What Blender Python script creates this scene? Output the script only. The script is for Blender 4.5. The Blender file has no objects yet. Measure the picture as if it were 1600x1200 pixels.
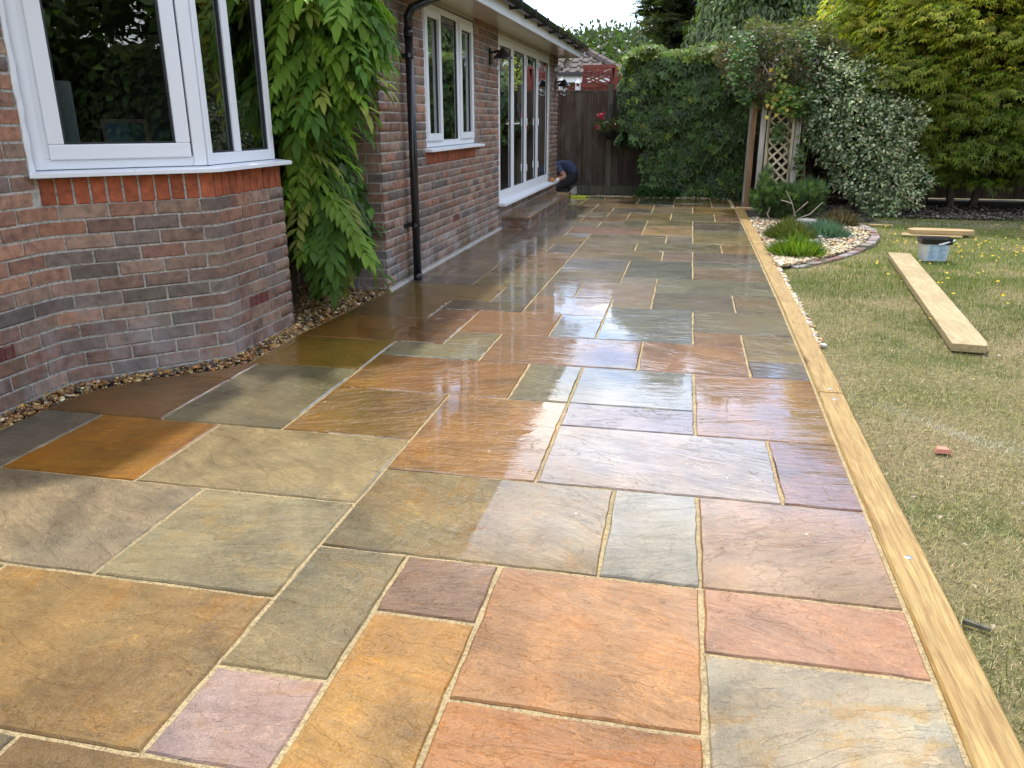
import bpy, bmesh, math, random
import numpy as np
from mathutils import Vector, Matrix
R = math.radians
rng = np.random.default_rng(7)
random.seed(7)
sc = bpy.context.scene
col = sc.collection

# ------------------------------------------------------------------ camera
cam_d = bpy.data.cameras.new('camera'); cam = bpy.data.objects.new('camera', cam_d); col.objects.link(cam)
cam_d.sensor_fit = 'HORIZONTAL'; cam_d.sensor_width = 36.0; cam_d.lens = 36.0 * 1224.76 / 1600.0
cam_d.clip_start = 0.05; cam_d.clip_end = 3000
CAM = Vector((-0.136, -2.094, 1.3213)); cam.location = CAM
cam.rotation_euler = (R(90) - 0.3245, 0.0, 0.2063)
sc.camera = cam

# ------------------------------------------------------------------ world, sun, exposure
SUN_EL, SUN_DIR = R(60), Vector((-0.16, 0.90, 0)).normalized()      # the sun stands ahead and to the left
SUN_STRENGTH = 3.2
SKY_STRENGTH = 0.10
EXPOSURE = 0.44
W = bpy.data.worlds.new('World'); sc.world = W; W.use_nodes = True
wn, wl = W.node_tree.nodes, W.node_tree.links
wn.clear()
wo = wn.new('ShaderNodeOutputWorld'); bg = wn.new('ShaderNodeBackground'); bg.inputs[1].default_value = SKY_STRENGTH
sky = wn.new('ShaderNodeTexSky'); sky.sky_type = 'NISHITA'; sky.sun_disc = False
sky.sun_elevation = SUN_EL; sky.sun_rotation = math.atan2(SUN_DIR.x, SUN_DIR.y)
sky.air_density = 1.0; sky.dust_density = 0.6; sky.ozone_density = 1.5
tc = wn.new('ShaderNodeTexCoord'); mp = wn.new('ShaderNodeMapping'); mp.inputs['Scale'].default_value = (1.0, 1.0, 2.2); mp.inputs['Location'].default_value = (0.35, 0.1, 0.0)
n1 = wn.new('ShaderNodeTexNoise'); n1.inputs['Scale'].default_value = 2.3; n1.inputs['Detail'].default_value = 6; n1.inputs['Roughness'].default_value = 0.55; n1.inputs['Distortion'].default_value = 0.3
r1 = wn.new('ShaderNodeValToRGB'); r1.color_ramp.elements[0].position = 0.42; r1.color_ramp.elements[1].position = 0.60
n2 = wn.new('ShaderNodeTexNoise'); n2.inputs['Scale'].default_value = 5.5; n2.inputs['Detail'].default_value = 4; n2.inputs['Roughness'].default_value = 0.6
r2 = wn.new('ShaderNodeValToRGB'); r2.color_ramp.elements[0].position = 0.32; r2.color_ramp.elements[1].position = 0.66
r2.color_ramp.elements[0].color = (19, 19.6, 20.4, 1); r2.color_ramp.elements[1].color = (33.0, 32.8, 32.2, 1)
mx = wn.new('ShaderNodeMixRGB'); hs = wn.new('ShaderNodeMixRGB'); hs.blend_type = 'MULTIPLY'; hs.inputs[0].default_value = 1.0; hs.inputs[2].default_value = (2.0, 2.3, 2.7, 1)
wl.new(tc.outputs['Generated'], mp.inputs['Vector']); wl.new(mp.outputs[0], n1.inputs['Vector']); wl.new(mp.outputs[0], n2.inputs['Vector'])
wl.new(n1.outputs['Fac'], r1.inputs[0]); wl.new(n2.outputs['Fac'], r2.inputs[0])
wl.new(r1.outputs[0], mx.inputs[0]); wl.new(sky.outputs[0], hs.inputs[1]); wl.new(hs.outputs[0], mx.inputs[1]); wl.new(r2.outputs[0], mx.inputs[2])
wl.new(mx.outputs[0], bg.inputs[0]); wl.new(bg.outputs[0], wo.inputs[0])
sd = bpy.data.lights.new('sun', 'SUN'); sd.energy = SUN_STRENGTH; sd.angle = R(2.0); sd.color = (1.0, 0.955, 0.88)
sun = bpy.data.objects.new('sun', sd); col.objects.link(sun); sun.location = (-5, 8, 12)
sv = SUN_DIR * math.cos(SUN_EL) + Vector((0, 0, math.sin(SUN_EL)))
sun.rotation_euler = sv.to_track_quat('Z', 'Y').to_euler()
vs = sc.view_settings; vs.view_transform = 'Standard'; vs.look = 'None'; vs.gamma = 1.0; vs.exposure = EXPOSURE; vs.use_curve_mapping = False
sc.cycles.max_bounces = 6; sc.cycles.transparent_max_bounces = 8; sc.cycles.glossy_bounces = 3; sc.cycles.diffuse_bounces = 2; sc.cycles.transmission_bounces = 4
sc.cycles.sample_clamp_indirect = 6.0; sc.cycles.caustics_reflective = False; sc.cycles.caustics_refractive = False
sc.cycles.use_denoising = True; sc.cycles.use_adaptive_sampling = True; sc.cycles.adaptive_threshold = 0.02

# ------------------------------------------------------------------ helpers
def S(r, g, b, k=1.0):
    f = lambda c: (c / 255 / 12.92) if c / 255 <= 0.04045 else ((c / 255 + 0.055) / 1.055) ** 2.4
    return (f(r) * k, f(g) * k, f(b) * k)
ORI = {}
def origin(o):
    return ORI.get(o.name, Vector((0, 0, 0))) if o else Vector((0, 0, 0))
def tag(o, label=None, cat=None, group=None, kind=None):
    if label: o['label'] = label
    if cat: o['category'] = cat
    if group: o['group'] = group
    if kind: o['kind'] = kind
    return o
def thing(name, label, cat, loc, group=None):
    o = bpy.data.objects.new(name, None); col.objects.link(o); o.location = loc; o.empty_display_size = 0.1
    ORI[o.name] = Vector(loc); return tag(o, label, cat, group)
def add(name, me, mat, parent=None, loc=None, rotz=0.0, scale=None):
    """link mesh data as an object; loc is in world space"""
    o = bpy.data.objects.new(name, me); col.objects.link(o)
    if mat is not None and not me.materials: me.materials.append(mat)
    po = origin(parent); w = Vector(loc) if loc is not None else po
    o.location = w - po
    if rotz: o.rotation_euler = (0, 0, rotz)
    if scale: o.scale = scale
    if parent: o.parent = parent
    ORI[o.name] = w
    return o
class MB:
    def __init__(s): s.v = []; s.f = []; s.c = []
    def quad(s, *p):
        b = len(s.v); s.v += [tuple(q) for q in p]; s.f.append(tuple(range(b, b + len(p))))
        return s
    def hexa(s, p):            # 8 points: bottom 4 ccw, top 4 ccw
        b = len(s.v); s.v += [tuple(q) for q in p]
        s.f += [(b+3, b+2, b+1, b), (b+4, b+5, b+6, b+7), (b, b+1, b+5, b+4), (b+1, b+2, b+6, b+5), (b+2, b+3, b+7, b+6), (b+3, b, b+4, b+7)]
        return s
    def box(s, x0, x1, y0, y1, z0, z1, P=None):
        P = P or (lambda x, y, z: (x, y, z))
        return s.hexa([P(x0, y0, z0), P(x1, y0, z0), P(x1, y1, z0), P(x0, y1, z0), P(x0, y0, z1), P(x1, y0, z1), P(x1, y1, z1), P(x0, y1, z1)])
    def tube(s, pts, r, n=8, caps=True):
        pts = [Vector(p) for p in pts]; m = len(pts)
        rs = r if isinstance(r, (list, tuple)) else [r] * m
        b = len(s.v); pu = None
        for i, p in enumerate(pts):
            t = (pts[min(i+1, m-1)] - pts[max(i-1, 0)]).normalized()
            u = pu - t * pu.dot(t) if pu else t.orthogonal()
            u.normalize(); w = t.cross(u); pu = u
            for k in range(n):
                a = 2 * math.pi * k / n
                s.v.append(tuple(p + (u * math.cos(a) + w * math.sin(a)) * rs[i]))
        for i in range(m - 1):
            for k in range(n):
                a, c = b + i*n + k, b + i*n + (k+1) % n
                s.f.append((a, c, c + n, a + n))
        if caps:
            s.f.append(tuple(b + k for k in reversed(range(n)))); s.f.append(tuple(b + (m-1)*n + k for k in range(n)))
        return s
    def lathe(s, cx, cy, prof, n=16):
        b = len(s.v); m = len(prof)
        for r, z in prof:
            for k in range(n):
                a = 2*math.pi*k/n; s.v.append((cx + r*math.cos(a), cy + r*math.sin(a), z))
        for i in range(m-1):
            for k in range(n):
                a, c = b+i*n+k, b+i*n+(k+1) % n; s.f.append((a, c, c+n, a+n))
        s.f.append(tuple(b+k for k in reversed(range(n)))); s.f.append(tuple(b+(m-1)*n+k for k in range(n)))
        return s
    def build(s, name, mat, parent=None, loc=None, smooth=False, bevel=0.0):
        w = Vector(loc) if loc is not None else origin(parent)
        me = bpy.data.meshes.new(name); me.from_pydata([(a-w.x, b-w.y, c-w.z) for a, b, c in s.v], [], s.f)
        if smooth: me.polygons.foreach_set('use_smooth', [True]*len(me.polygons))
        me.update()
        o = add(name, me, mat, parent, w)
        if bevel:
            m = o.modifiers.new('bevel', 'BEVEL'); m.width = bevel; m.segments = 2; m.limit_method = 'ANGLE'; m.angle_limit = R(40)
        return o
def tri_mesh(name, V, F, C=None, smooth=False):
    """fast mesh from numpy: V (n,3), F (m,3) triangles, C (n,3) colours"""
    me = bpy.data.meshes.new(name); n, m = len(V), len(F)
    me.vertices.add(n); me.vertices.foreach_set('co', np.ascontiguousarray(V, np.float32).ravel())
    me.loops.add(m*3); me.loops.foreach_set('vertex_index', np.ascontiguousarray(F, np.int32).ravel())
    me.polygons.add(m); me.polygons.foreach_set('loop_start', np.arange(0, m*3, 3, dtype=np.int32)); me.polygons.foreach_set('loop_total', np.full(m, 3, np.int32))
    if smooth: me.polygons.foreach_set('use_smooth', np.ones(m, bool))
    if C is not None:
        a = me.color_attributes.new('Col', 'FLOAT_COLOR', 'POINT')
        a.data.foreach_set('color', np.c_[C, np.ones(n)].astype(np.float32).ravel())
    me.update(calc_edges=True); return me
def unit(a): return a / np.maximum(np.linalg.norm(a, axis=-1, keepdims=True), 1e-9)
def scatter(T, F, pos, d, nrm, size, colr, wid=None):
    """copies of a template (axis +Y, face +Z) at pos, axis d, facing nrm"""
    T = np.asarray(T, float); F = np.asarray(F); N = len(pos)
    y = unit(d); x = unit(np.cross(y, nrm)); z = np.cross(x, y)
    size = np.broadcast_to(np.asarray(size, float), (N,)); wid = size if wid is None else np.broadcast_to(np.asarray(wid, float), (N,))
    V = pos[:, None, :] + T[None, :, 0:1]*x[:, None, :]*wid[:, None, None] + T[None, :, 1:2]*y[:, None, :]*size[:, None, None] + T[None, :, 2:3]*z[:, None, :]*size[:, None, None]
    FF = (F[None] + (np.arange(N)*len(T))[:, None, None]).reshape(-1, 3)
    C = np.repeat(colr, len(T), axis=0)
    return V.reshape(-1, 3), FF, C
def join(parts):
    V, F, C, b = [], [], [], 0
    for v, f, c in parts:
        V.append(v); F.append(f + b); C.append(c); b += len(v)
    return np.concatenate(V), np.concatenate(F), np.concatenate(C)
def leafmesh(name, parts, mat, parent, kind=None):
    V, F, C = join(parts); o = origin(parent)
    ob = add(name, tri_mesh(name, V - np.array(o)[None], F, C), mat, parent)
    if kind: ob['kind'] = kind
    return ob
def rdir(n): return unit(rng.normal(size=(n, 3)))
def vary(c, n, s=0.2, hue=0.08):
    c = np.asarray(c, float)[None, :] if np.ndim(c) == 1 else np.asarray(c, float)
    k = np.exp(rng.normal(0, s, (n, 1))); h = 1 + rng.normal(0, hue, (n, 3))
    return np.clip(c*k*h, 0, 1)
# leaf templates
LEAF = ([(0, 0, 0), (-.26, .42, .07), (.26, .42, .07), (0, 1, -.10), (0, .48, 0)], [(0, 4, 1), (1, 4, 3), (0, 2, 4), (4, 2, 3)])
def palm(n, spread, lens, w, droop=.12):
    T, F = [], []
    for i in range(n):
        a = R(-spread + 2*spread*i/(n-1)); L = lens[i]; ca, sa = math.cos(a), math.sin(a); b = len(T)
        for (x, y, z) in ((0, 0.02, 0), (-w, .5*L, .04), (w, .5*L, .04), (0, L, -droop)):
            T.append((x*ca + y*sa, -x*sa + y*ca, z))
        F += [(b, b+3, b+1), (b, b+2, b+3)]
    return T, F
CREEPER = palm(5, 105, [.6, .88, 1, .88, .6], .25)
MAPLE = palm(7, 110, [.45, .75, .95, 1.0, .95, .75, .45], .085, .2)
TUFT = palm(7, 75, [.6, .8, 1, 1, 1, .8, .6], .045, .05)

# ------------------------------------------------------------------ materials
class NT:
    def __init__(s, name):
        s.m = bpy.data.materials.new(name); s.m.use_nodes = True; s.t = s.m.node_tree; s.n = s.t.nodes; s.l = s.t.links
        s.n.clear(); s.out = s.n.new('ShaderNodeOutputMaterial')
    def __call__(s, ty, ins=None, **kw):
        nd = s.n.new('ShaderNode' + ty)
        for k, v in kw.items(): setattr(nd, k, v)
        for k, v in (ins or {}).items(): s.put(nd, k, v)
        return nd
    def put(s, nd, k, v):
        i = nd.inputs[k]
        if hasattr(v, 'is_linked') or isinstance(v, bpy.types.NodeSocket): s.l.new(v, i)
        elif isinstance(v, bpy.types.Node): s.l.new(v.outputs[0], i)
        else:
            try: i.default_value = v
            except Exception: i.default_value = (*v, 1.0)
    def math(s, op, a, b=0.0, c=0.0, clamp=False):
        nd = s('Math', {0: a, 1: b, 2: c}, operation=op); nd.use_clamp = clamp; return nd.outputs[0]
    def mix(s, f, a, b, mode='MIX'):
        return s('MixRGB', {0: f, 1: a, 2: b}, blend_type=mode).outputs[0]
    def noise(s, vec, scale, detail=4, rough=.5, dist=0.0):
        return s('TexNoise', {'Vector': vec, 'Scale': scale, 'Detail': detail, 'Roughness': rough, 'Distortion': dist})
    def ramp(s, f, *st):
        nd = s('ValToRGB', {0: f}); e = nd.color_ramp.elements
        while len(e) < len(st): e.new(0.5)
        for i, (p, c) in enumerate(st):
            e[i].position = p; e[i].color = (*c, 1) if isinstance(c, (tuple, list)) else (c, c, c, 1)
        return nd.outputs[0]
    def smooth(s, v, a, b):
        return s('MapRange', {0: v, 1: a, 2: b}, interpolation_type='SMOOTHSTEP').outputs[0]
    def bump(s, h, strength, dist, normal=None):
        nd = s('Bump', {'Height': h, 'Strength': strength, 'Distance': dist})
        if normal is not None: s.l.new(normal, nd.inputs['Normal'])
        return nd.outputs[0]
    def done(s, sh):
        s.l.new(sh.outputs[0] if isinstance(sh, bpy.types.Node) else sh, s.out.inputs[0]); return s.m
def plain(name, c, rough=.5, noise=.12, scale=8, metal=0.0, bump=0.0, spec=.5, coat=0.0):
    t = NT(name); co = t('TexCoord').outputs['Object']
    n = t.noise(co, scale, 5, .6)
    c2 = t.mix(n.outputs['Fac'], [x*(1-noise*1.6) for x in c], [min(1, x*(1+noise*1.6)) for x in c])
    p = t('BsdfPrincipled', {'Base Color': c2, 'Roughness': t.math('ADD', t.math('MULTIPLY', n.outputs['Fac'], .08), rough-.04), 'Metallic': metal, 'Specular IOR Level': spec, 'Coat Weight': coat})
    if bump:
        n3 = t.noise(co, scale*6, 4, .6); t.l.new(t.bump(n3.outputs['Fac'], .6, bump), p.inputs['Normal'])
    return t.done(p)
def leaf_mat(name, rough=.42, trans=.45, spec=.5, attr=True, tint=(1.1, 1.25, .5)):
    t = NT(name)
    if attr: c = t('Attribute', attribute_name='Col').outputs['Color']
    else:
        oi = t('ObjectInfo'); c = oi.outputs['Color']
    geo = t('NewGeometry'); n = t.noise(geo.outputs['Position'], 3.0, 3)
    c = t.mix(.35, c, t.mix(n.outputs['Fac'], (.55, .6, .55, 1), (1.4, 1.35, 1.3, 1)), 'MULTIPLY')
    p = t('BsdfPrincipled', {'Base Color': c, 'Roughness': rough, 'Specular IOR Level': spec})
    tr = t('BsdfTranslucent', {'Color': t.mix(1.0, c, (*tint, 1), 'MULTIPLY')})
    return t.done(t('MixShader', {0: trans, 1: p, 2: tr}))
def stone_mat():
    t = NT('wet_sandstone'); oi = t('ObjectInfo'); tcn = t('TexCoord'); geo = t('NewGeometry')
    rnd = oi.outputs['Random']
    v = t('VectorRotate', {'Vector': tcn.outputs['Object'], 'Angle': t.math('MULTIPLY', t.math('SUBTRACT', rnd, .5), 1.1)}, rotation_type='Z_AXIS').outputs[0]
    off = t('CombineXYZ', {0: t.math('MULTIPLY', rnd, 91.0), 1: t.math('MULTIPLY', rnd, 53.0), 2: t.math('MULTIPLY', rnd, 17.0)}).outputs[0]
    v = t('VectorMath', {0: v, 1: off}, operation='ADD').outputs[0]
    vs_ = t('Mapping', {'Vector': v, 'Scale': (1.3, 5.5, 1.0)}).outputs[0]
    vm = t('Mapping', {'Vector': v, 'Scale': (1.2, 3.0, 1.0)}).outputs[0]
    base = oi.outputs['Color']
    nb = t.noise(v, 2.2, 5, .55, 1.2); ns = t.noise(vs_, 3.0, 4, .62, .8); nf = t.noise(v, 26.0, 4, .7); nspk = t.noise(v, 160.0, 1, .5); nt = t.noise(vm, 2.6, 5, .6, .7)
    # tone and hue: clouds, lamination bands, iron stains
    c = t.mix(1.0, base, t.ramp(nb.outputs['Fac'], (.28, (.56, .56, .58)), (.5, (1, 1, 1)), (.72, (1.30, 1.27, 1.20))), 'MULTIPLY')
    c = t.mix(.5, c, t.ramp(ns.outputs['Fac'], (.32, (.72, .70, .68)), (.5, (1, 1, 1)), (.70, (1.18, 1.16, 1.12))), 'MULTIPLY')
    iron = t.smooth(t.noise(v, 3.1, 4, .6, 2.2).outputs['Fac'], .52, .66)
    c = t.mix(t.math('MULTIPLY', iron, oi.outputs['Alpha']), c, t.mix(1.0, c, (1.05, .85, .52, 1), 'MULTIPLY'))
    grey = t.smooth(t.noise(v, 1.7, 3, .5, 1.0).outputs['Color'], .48, .60)
    c = t.mix(t.math('MULTIPLY', grey, t.math('ADD', .25, t.math('MULTIPLY', oi.outputs['Alpha'], .6))), c, t.mix(1.0, c, (.82, .96, 1.16, 1), 'MULTIPLY'))
    c = t.mix(.6, c, t.ramp(nf.outputs['Fac'], (.3, (.80, .79, .78)), (.5, (1, 1, 1)), (.75, (1.22, 1.21, 1.18))), 'MULTIPLY')
    c = t.mix(.5, c, t.ramp(nspk.outputs['Fac'], (.26, (.45, .43, .40)), (.40, (1, 1, 1)), (.62, (1, 1, 1)), (.76, (1.5, 1.48, 1.42))), 'MULTIPLY')
    # riven ledges: terraces of a warped noise
    h = t.math('MULTIPLY', nt.outputs['Fac'], 6.0); fl = t.math('FLOOR', h); fr = t.math('FRACT', h)
    st = t.math('ADD', fl, t.smooth(fr, 0.0, .10))
    edge = t.math('MULTIPLY', t.smooth(fr, 0.0, .03), t.math('SUBTRACT', 1.0, t.smooth(fr, .05, .12)))
    brk = t.smooth(t.noise(v, 5.0, 3).outputs['Fac'], .50, .62)
    edge = t.math('MULTIPLY', edge, brk)
    c = t.mix(t.math('MULTIPLY', edge, .6), c, t.mix(1.0, c, (1.7, 1.62, 1.5, 1), 'MULTIPLY'))
    # thin pale and dark hairlines
    for (sc_, seed, wd, ml) in ((2.1, 11.3, .010, (1.55, 1.5, 1.42, 1)), (1.5, 37.7, .006, (.55, .5, .45, 1)), (3.6, 71.0, .012, (1.35, 1.32, 1.28, 1))):
        vv = t('VectorMath', {0: vm, 1: (seed, seed*.7, seed*.3)}, operation='ADD').outputs[0]
        q = t.math('ABSOLUTE', t.math('SUBTRACT', t.noise(vv, sc_, 6, .62, .4).outputs['Fac'], .5))
        ln = t.math('MULTIPLY', t.math('SUBTRACT', 1.0, t.smooth(q, 0.0, wd)), t.smooth(t.noise(vv, 2.7, 3, .6).outputs['Fac'], .46, .60))
        c = t.mix(t.math('MULTIPLY', ln, .75), c, t.mix(1.0, c, ml, 'MULTIPLY'))
    # where the water lies
    pos = t('SeparateXYZ', {0: geo.outputs['Position']})
    wn_ = t.noise(geo.outputs['Position'], .9, 4, .55, .6)
    yy = t.math('ADD', pos.outputs[1], t.math('MULTIPLY', t.math('SUBTRACT', wn_.outputs['Fac'], .5), 2.2))
    left = t.math('MULTIPLY', t.math('ADD', pos.outputs[0], 1.0), .35)
    wet = t.smooth(t.math('ADD', yy, left), -.15, 1.15)
    film = t.smooth(t.noise(v, 1.6, 3, .5, .5).outputs['Fac'], .30, .60)
    wet = t.math('MULTIPLY', wet, t.math('ADD', .75, t.math('MULTIPLY', film, .25)))
    dry = t.math('SUBTRACT', 1.0, wet)
    c = t.mix(wet, t.mix(1.0, c, (.74, .74, .74, 1), 'MULTIPLY'), t.mix(1.0, c, (1.0, .95, .86, 1), 'MULTIPLY'))
    hb = t.math('ADD', t.math('MULTIPLY', st, .38), t.math('ADD', t.math('MULTIPLY', ns.outputs['Fac'], 2.2), t.math('ADD', t.math('MULTIPLY', nf.outputs['Fac'], 1.0), t.math('MULTIPLY', nspk.outputs['Fac'], .22))))
    nrm = t.bump(hb, 1.0, .0045)
    hc = t.math('ADD', t.math('MULTIPLY', st, .60), t.math('ADD', t.math('MULTIPLY', ns.outputs['Fac'], 1.1), t.math('ADD', t.math('MULTIPLY', nt.outputs['Fac'], 1.2), t.math('MULTIPLY', nf.outputs['Fac'], .10))))
    cnrm = t.bump(hc, t.math('MULTIPLY', t.math('ADD', t.math('ADD', .22, t.math('MULTIPLY', t.smooth(pos.outputs[1], 3.0, 8.0), .75)), t.math('MULTIPLY', t.math('FRACT', t.math('MULTIPLY', rnd, 37.0)), .65)), t.math('SUBTRACT', 1.0, t.math('MULTIPLY', t.smooth(t.noise(geo.outputs['Position'], 1.7, 4, .6, .9).outputs['Fac'], .47, .54), .88))), .0017)
    p = t('BsdfPrincipled', {'Base Color': c, 'Roughness': t.math('ADD', .34, t.math('MULTIPLY', dry, .16)), 'Specular IOR Level': .28, 'Normal': nrm,
                             'Coat Weight': t.math('MULTIPLY', wet, 1.0), 'Coat Roughness': .025, 'Coat IOR': 1.85, 'Coat Normal': cnrm})
    return t.done(p)
def brick_mat(name, attr):
    t = NT(name); co = t('TexCoord').outputs['Object']; geo = t('NewGeometry').outputs['Position']
    if attr: c = t('Attribute', attribute_name='Col').outputs['Color']; v = geo
    else:
        oi = t('ObjectInfo'); c = oi.outputs['Color']; v = geo
    n = t.noise(v, 22, 6, .65); n2 = t.noise(v, 7, 4, .6, .6); n3 = t.noise(v, 110, 3, .6); big = t.noise(v, 1.6, 4, .6)
    c = t.mix(.9, c, t.ramp(n.outputs['Fac'], (.3, (.55, .53, .55)), (.5, (1, 1, 1)), (.72, (1.45, 1.4, 1.35))), 'MULTIPLY')
    c = t.mix(t.math('MULTIPLY', t.smooth(n2.outputs['Fac'], .56, .70), .6), c, t.mix(1.0, c, (.45, .48, .58, 1), 'MULTIPLY'))
    # pale salts low down, green algae by the ground
    z = t('SeparateXYZ', {0: geo}).outputs[2]
    low = t.math('SUBTRACT', 1.0, t.smooth(t.math('ADD', z, t.math('MULTIPLY', t.math('SUBTRACT', big.outputs['Fac'], .5), .9)), .05, .60))
    salt = t.math('MULTIPLY', low, t.smooth(t.noise(v, 3.0, 5, .65).outputs['Fac'], .42, .62))
    c = t.mix(t.math('MULTIPLY', salt, .45), c, (.36, .37, .39, 1))
    alg = t.math('MULTIPLY', low, t.smooth(t.noise(v, 2.3, 4, .6, .4).outputs['Color'], .50, .62))
    c = t.mix(t.math('MULTIPLY', alg, .55), c, (.085, .10, .05, 1))
    h = t.math('ADD', t.math('MULTIPLY', n.outputs['Fac'], 1.0), t.math('MULTIPLY', n3.outputs['Fac'], .5))
    p = t('BsdfPrincipled', {'Base Color': c, 'Roughness': .82, 'Specular IOR Level': .3, 'Normal': t.bump(h, .9, .004)})
    return t.done(p)
def wood_mat(name, c1, c2, scale=14, rough=.6, axis='Y', bump=.002, grey=None, coat=0.0):
    t = NT(name); co = t('TexCoord').outputs['Object']; oi = t('ObjectInfo').outputs['Random']
    off = t('CombineXYZ', {0: t.math('MULTIPLY', oi, 31.), 1: t.math('MULTIPLY', oi, 57.), 2: t.math('MULTIPLY', oi, 11.)}).outputs[0]
    v = t('VectorMath', {0: co, 1: off}, operation='ADD').outputs[0]
    sc_ = {'X': (.06, 1, 1), 'Y': (1, .06, 1), 'Z': (1, 1, .06)}[axis]
    g = t.noise(t('Mapping', {'Vector': v, 'Scale': sc_}).outputs[0], scale*2.2, 5, .6, 1.0)
    ring = t.noise(t('Mapping', {'Vector': v, 'Scale': tuple(x*1.0 if x == 1 else .10 for x in sc_)}).outputs[0], scale, 3, .5, 2.5)
    c = t.mix(t.ramp(g.outputs['Fac'], (.34, 0.0), (.64, 1.0)), c1, c2)
    c = t.mix(.55, c, t.ramp(ring.outputs['Fac'], (.36, (.72, .67, .60)), (.5, (1, 1, 1)), (.66, (1.14, 1.12, 1.08))), 'MULTIPLY')
    kn = t('TexVoronoi', {'Vector': t('Mapping', {'Vector': v, 'Scale': tuple(1.0 if x == 1 else .45 for x in sc_)}).outputs[0], 'Scale': 3.2}).outputs['Distance']
    c = t.mix(t.math('SUBTRACT', 1.0, t.smooth(kn, .05, .12)), c, t.mix(1.0, c, (.45, .34, .26, 1), 'MULTIPLY'))
    blot = t.noise(v, 2.6, 5, .6, .6)
    c = t.mix(.6, c, t.ramp(blot.outputs['Fac'], (.30, (.74, .68, .60)), (.55, (1, 1, 1)), (.75, (1.10, 1.10, 1.08))), 'MULTIPLY')
    if grey: c = t.mix(t.smooth(blot.outputs['Color'], .45, .65), c, (*grey, 1))
    p = t('BsdfPrincipled', {'Base Color': c, 'Roughness': rough, 'Specular IOR Level': .35, 'Normal': t.bump(g.outputs['Fac'], .7, bump), 'Coat Weight': coat, 'Coat Roughness': .15})
    return t.done(p)
def glass_mat():
    t = NT('window_glass')
    lw = t('Fresnel', {'IOR': 1.55}).outputs[0]
    f = t.math('MULTIPLY', lw, 2.6, clamp=True)
    n = t.noise(t('NewGeometry').outputs['Position'], 2.2, 2)
    nn = t.bump(n.outputs['Fac'], .25, .004)
    gl = t('BsdfGlossy', {'Color': (.95, .98, 1, 1), 'Roughness': 0.0, 'Normal': nn}); tr = t('BsdfTransparent', {'Color': (.62, .66, .64, 1)})
    return t.done(t('MixShader', {0: f, 1: tr, 2: gl}))
def attr_mat(name, rough=.8, bump=0.0, spec=.3, mult=1.0):
    t = NT(name); c = t('Attribute', attribute_name='Col').outputs['Color']; v = t('NewGeometry').outputs['Position']
    n = t.noise(v, 60, 3, .6)
    c = t.mix(.7, c, t.ramp(n.outputs['Fac'], (.3, (.7, .7, .7)), (.7, (1.25, 1.25, 1.25))), 'MULTIPLY')
    p = t('BsdfPrincipled', {'Base Color': c, 'Roughness': rough, 'Specular IOR Level': spec})
    return t.done(p)
M = {}
M['stone'] = stone_mat()
M['brick'] = brick_mat('brick', False); M['brick_attr'] = brick_mat('brick_far', True)
M['glass'] = glass_mat()
M['upvc'] = plain('white_upvc', (.76, .78, .81), .42, .008, 3, spec=.4)
M['soffit'] = plain('soffit_upvc', (.66, .64, .58), .12, .01, 3)
M['black'] = plain('black_plastic', (.012, .012, .013), .25, .2, 6)
M['gasket'] = plain('dark_gasket', (.02, .022, .025), .5, .1, 6)
M['leaf'] = leaf_mat('foliage'); M['leaf_obj'] = leaf_mat('wisteria_leaf', attr=False, trans=.5, rough=.55, spec=.3)
M['leaf_gloss'] = leaf_mat('creeper_leaf', rough=.40, trans=.38, spec=.32); M['leaf_gloss_obj'] = leaf_mat('creeper_leaf_single', rough=.36, trans=.38, attr=False, spec=.4)
M['leaf_pale'] = leaf_mat('variegated_leaf', rough=.38, trans=.35, tint=(1.05, 1.1, .8))
M['grass'] = leaf_mat('grass_blade', rough=.55, trans=.35, tint=(1.1, 1.1, .6))
M['bark'] = plain('bark', (.085, .065, .05), .9, .35, 14, bump=.01)
M['bark_pale'] = plain('pale_twig', (.36, .30, .23), .8, .25, 20)
M['pebble'] = attr_mat('pebble', .55, spec=.4)
M['mulch'] = attr_mat('mulch_bits', .95)
M['sleeper'] = wood_mat('treated_sleeper', S(172, 130, 66, .60), S(208, 176, 106, .60), 34, .5)
M['plank'] = wood_mat('pale_plank', S(190, 166, 118, .62), S(214, 194, 150, .62), 30, .65)
M['plank_end'] = wood_mat('pale_plank_short', S(190, 158, 108, .70), S(222, 196, 148, .70), 14, .65, axis='X')
M['fence'] = wood_mat('weathered_fence', (.040, .028, .021), (.095, .070, .052), 13, .9, 'Z', .003, grey=(.10, .090, .072))
M['fence_post'] = wood_mat('weathered_post', (.07, .065, .045), (.13, .12, .085), 13, .9, 'Z', .003)
M['post'] = wood_mat('grey_post', S(150, 146, 138), S(182, 178, 168), 12, .75, 'Z')
M['post_brown'] = wood_mat('brown_post', S(128, 100, 72), S(160, 130, 96), 12, .75, 'Z')
M['lath'] = wood_mat('lattice_lath', S(166, 152, 124), S(200, 188, 160), 12, .75, 'Z')
M['red_wood'] = wood_mat('red_stained_wood', (.16, .035, .022), (.24, .055, .035), 12, .6, 'Z')
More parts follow.
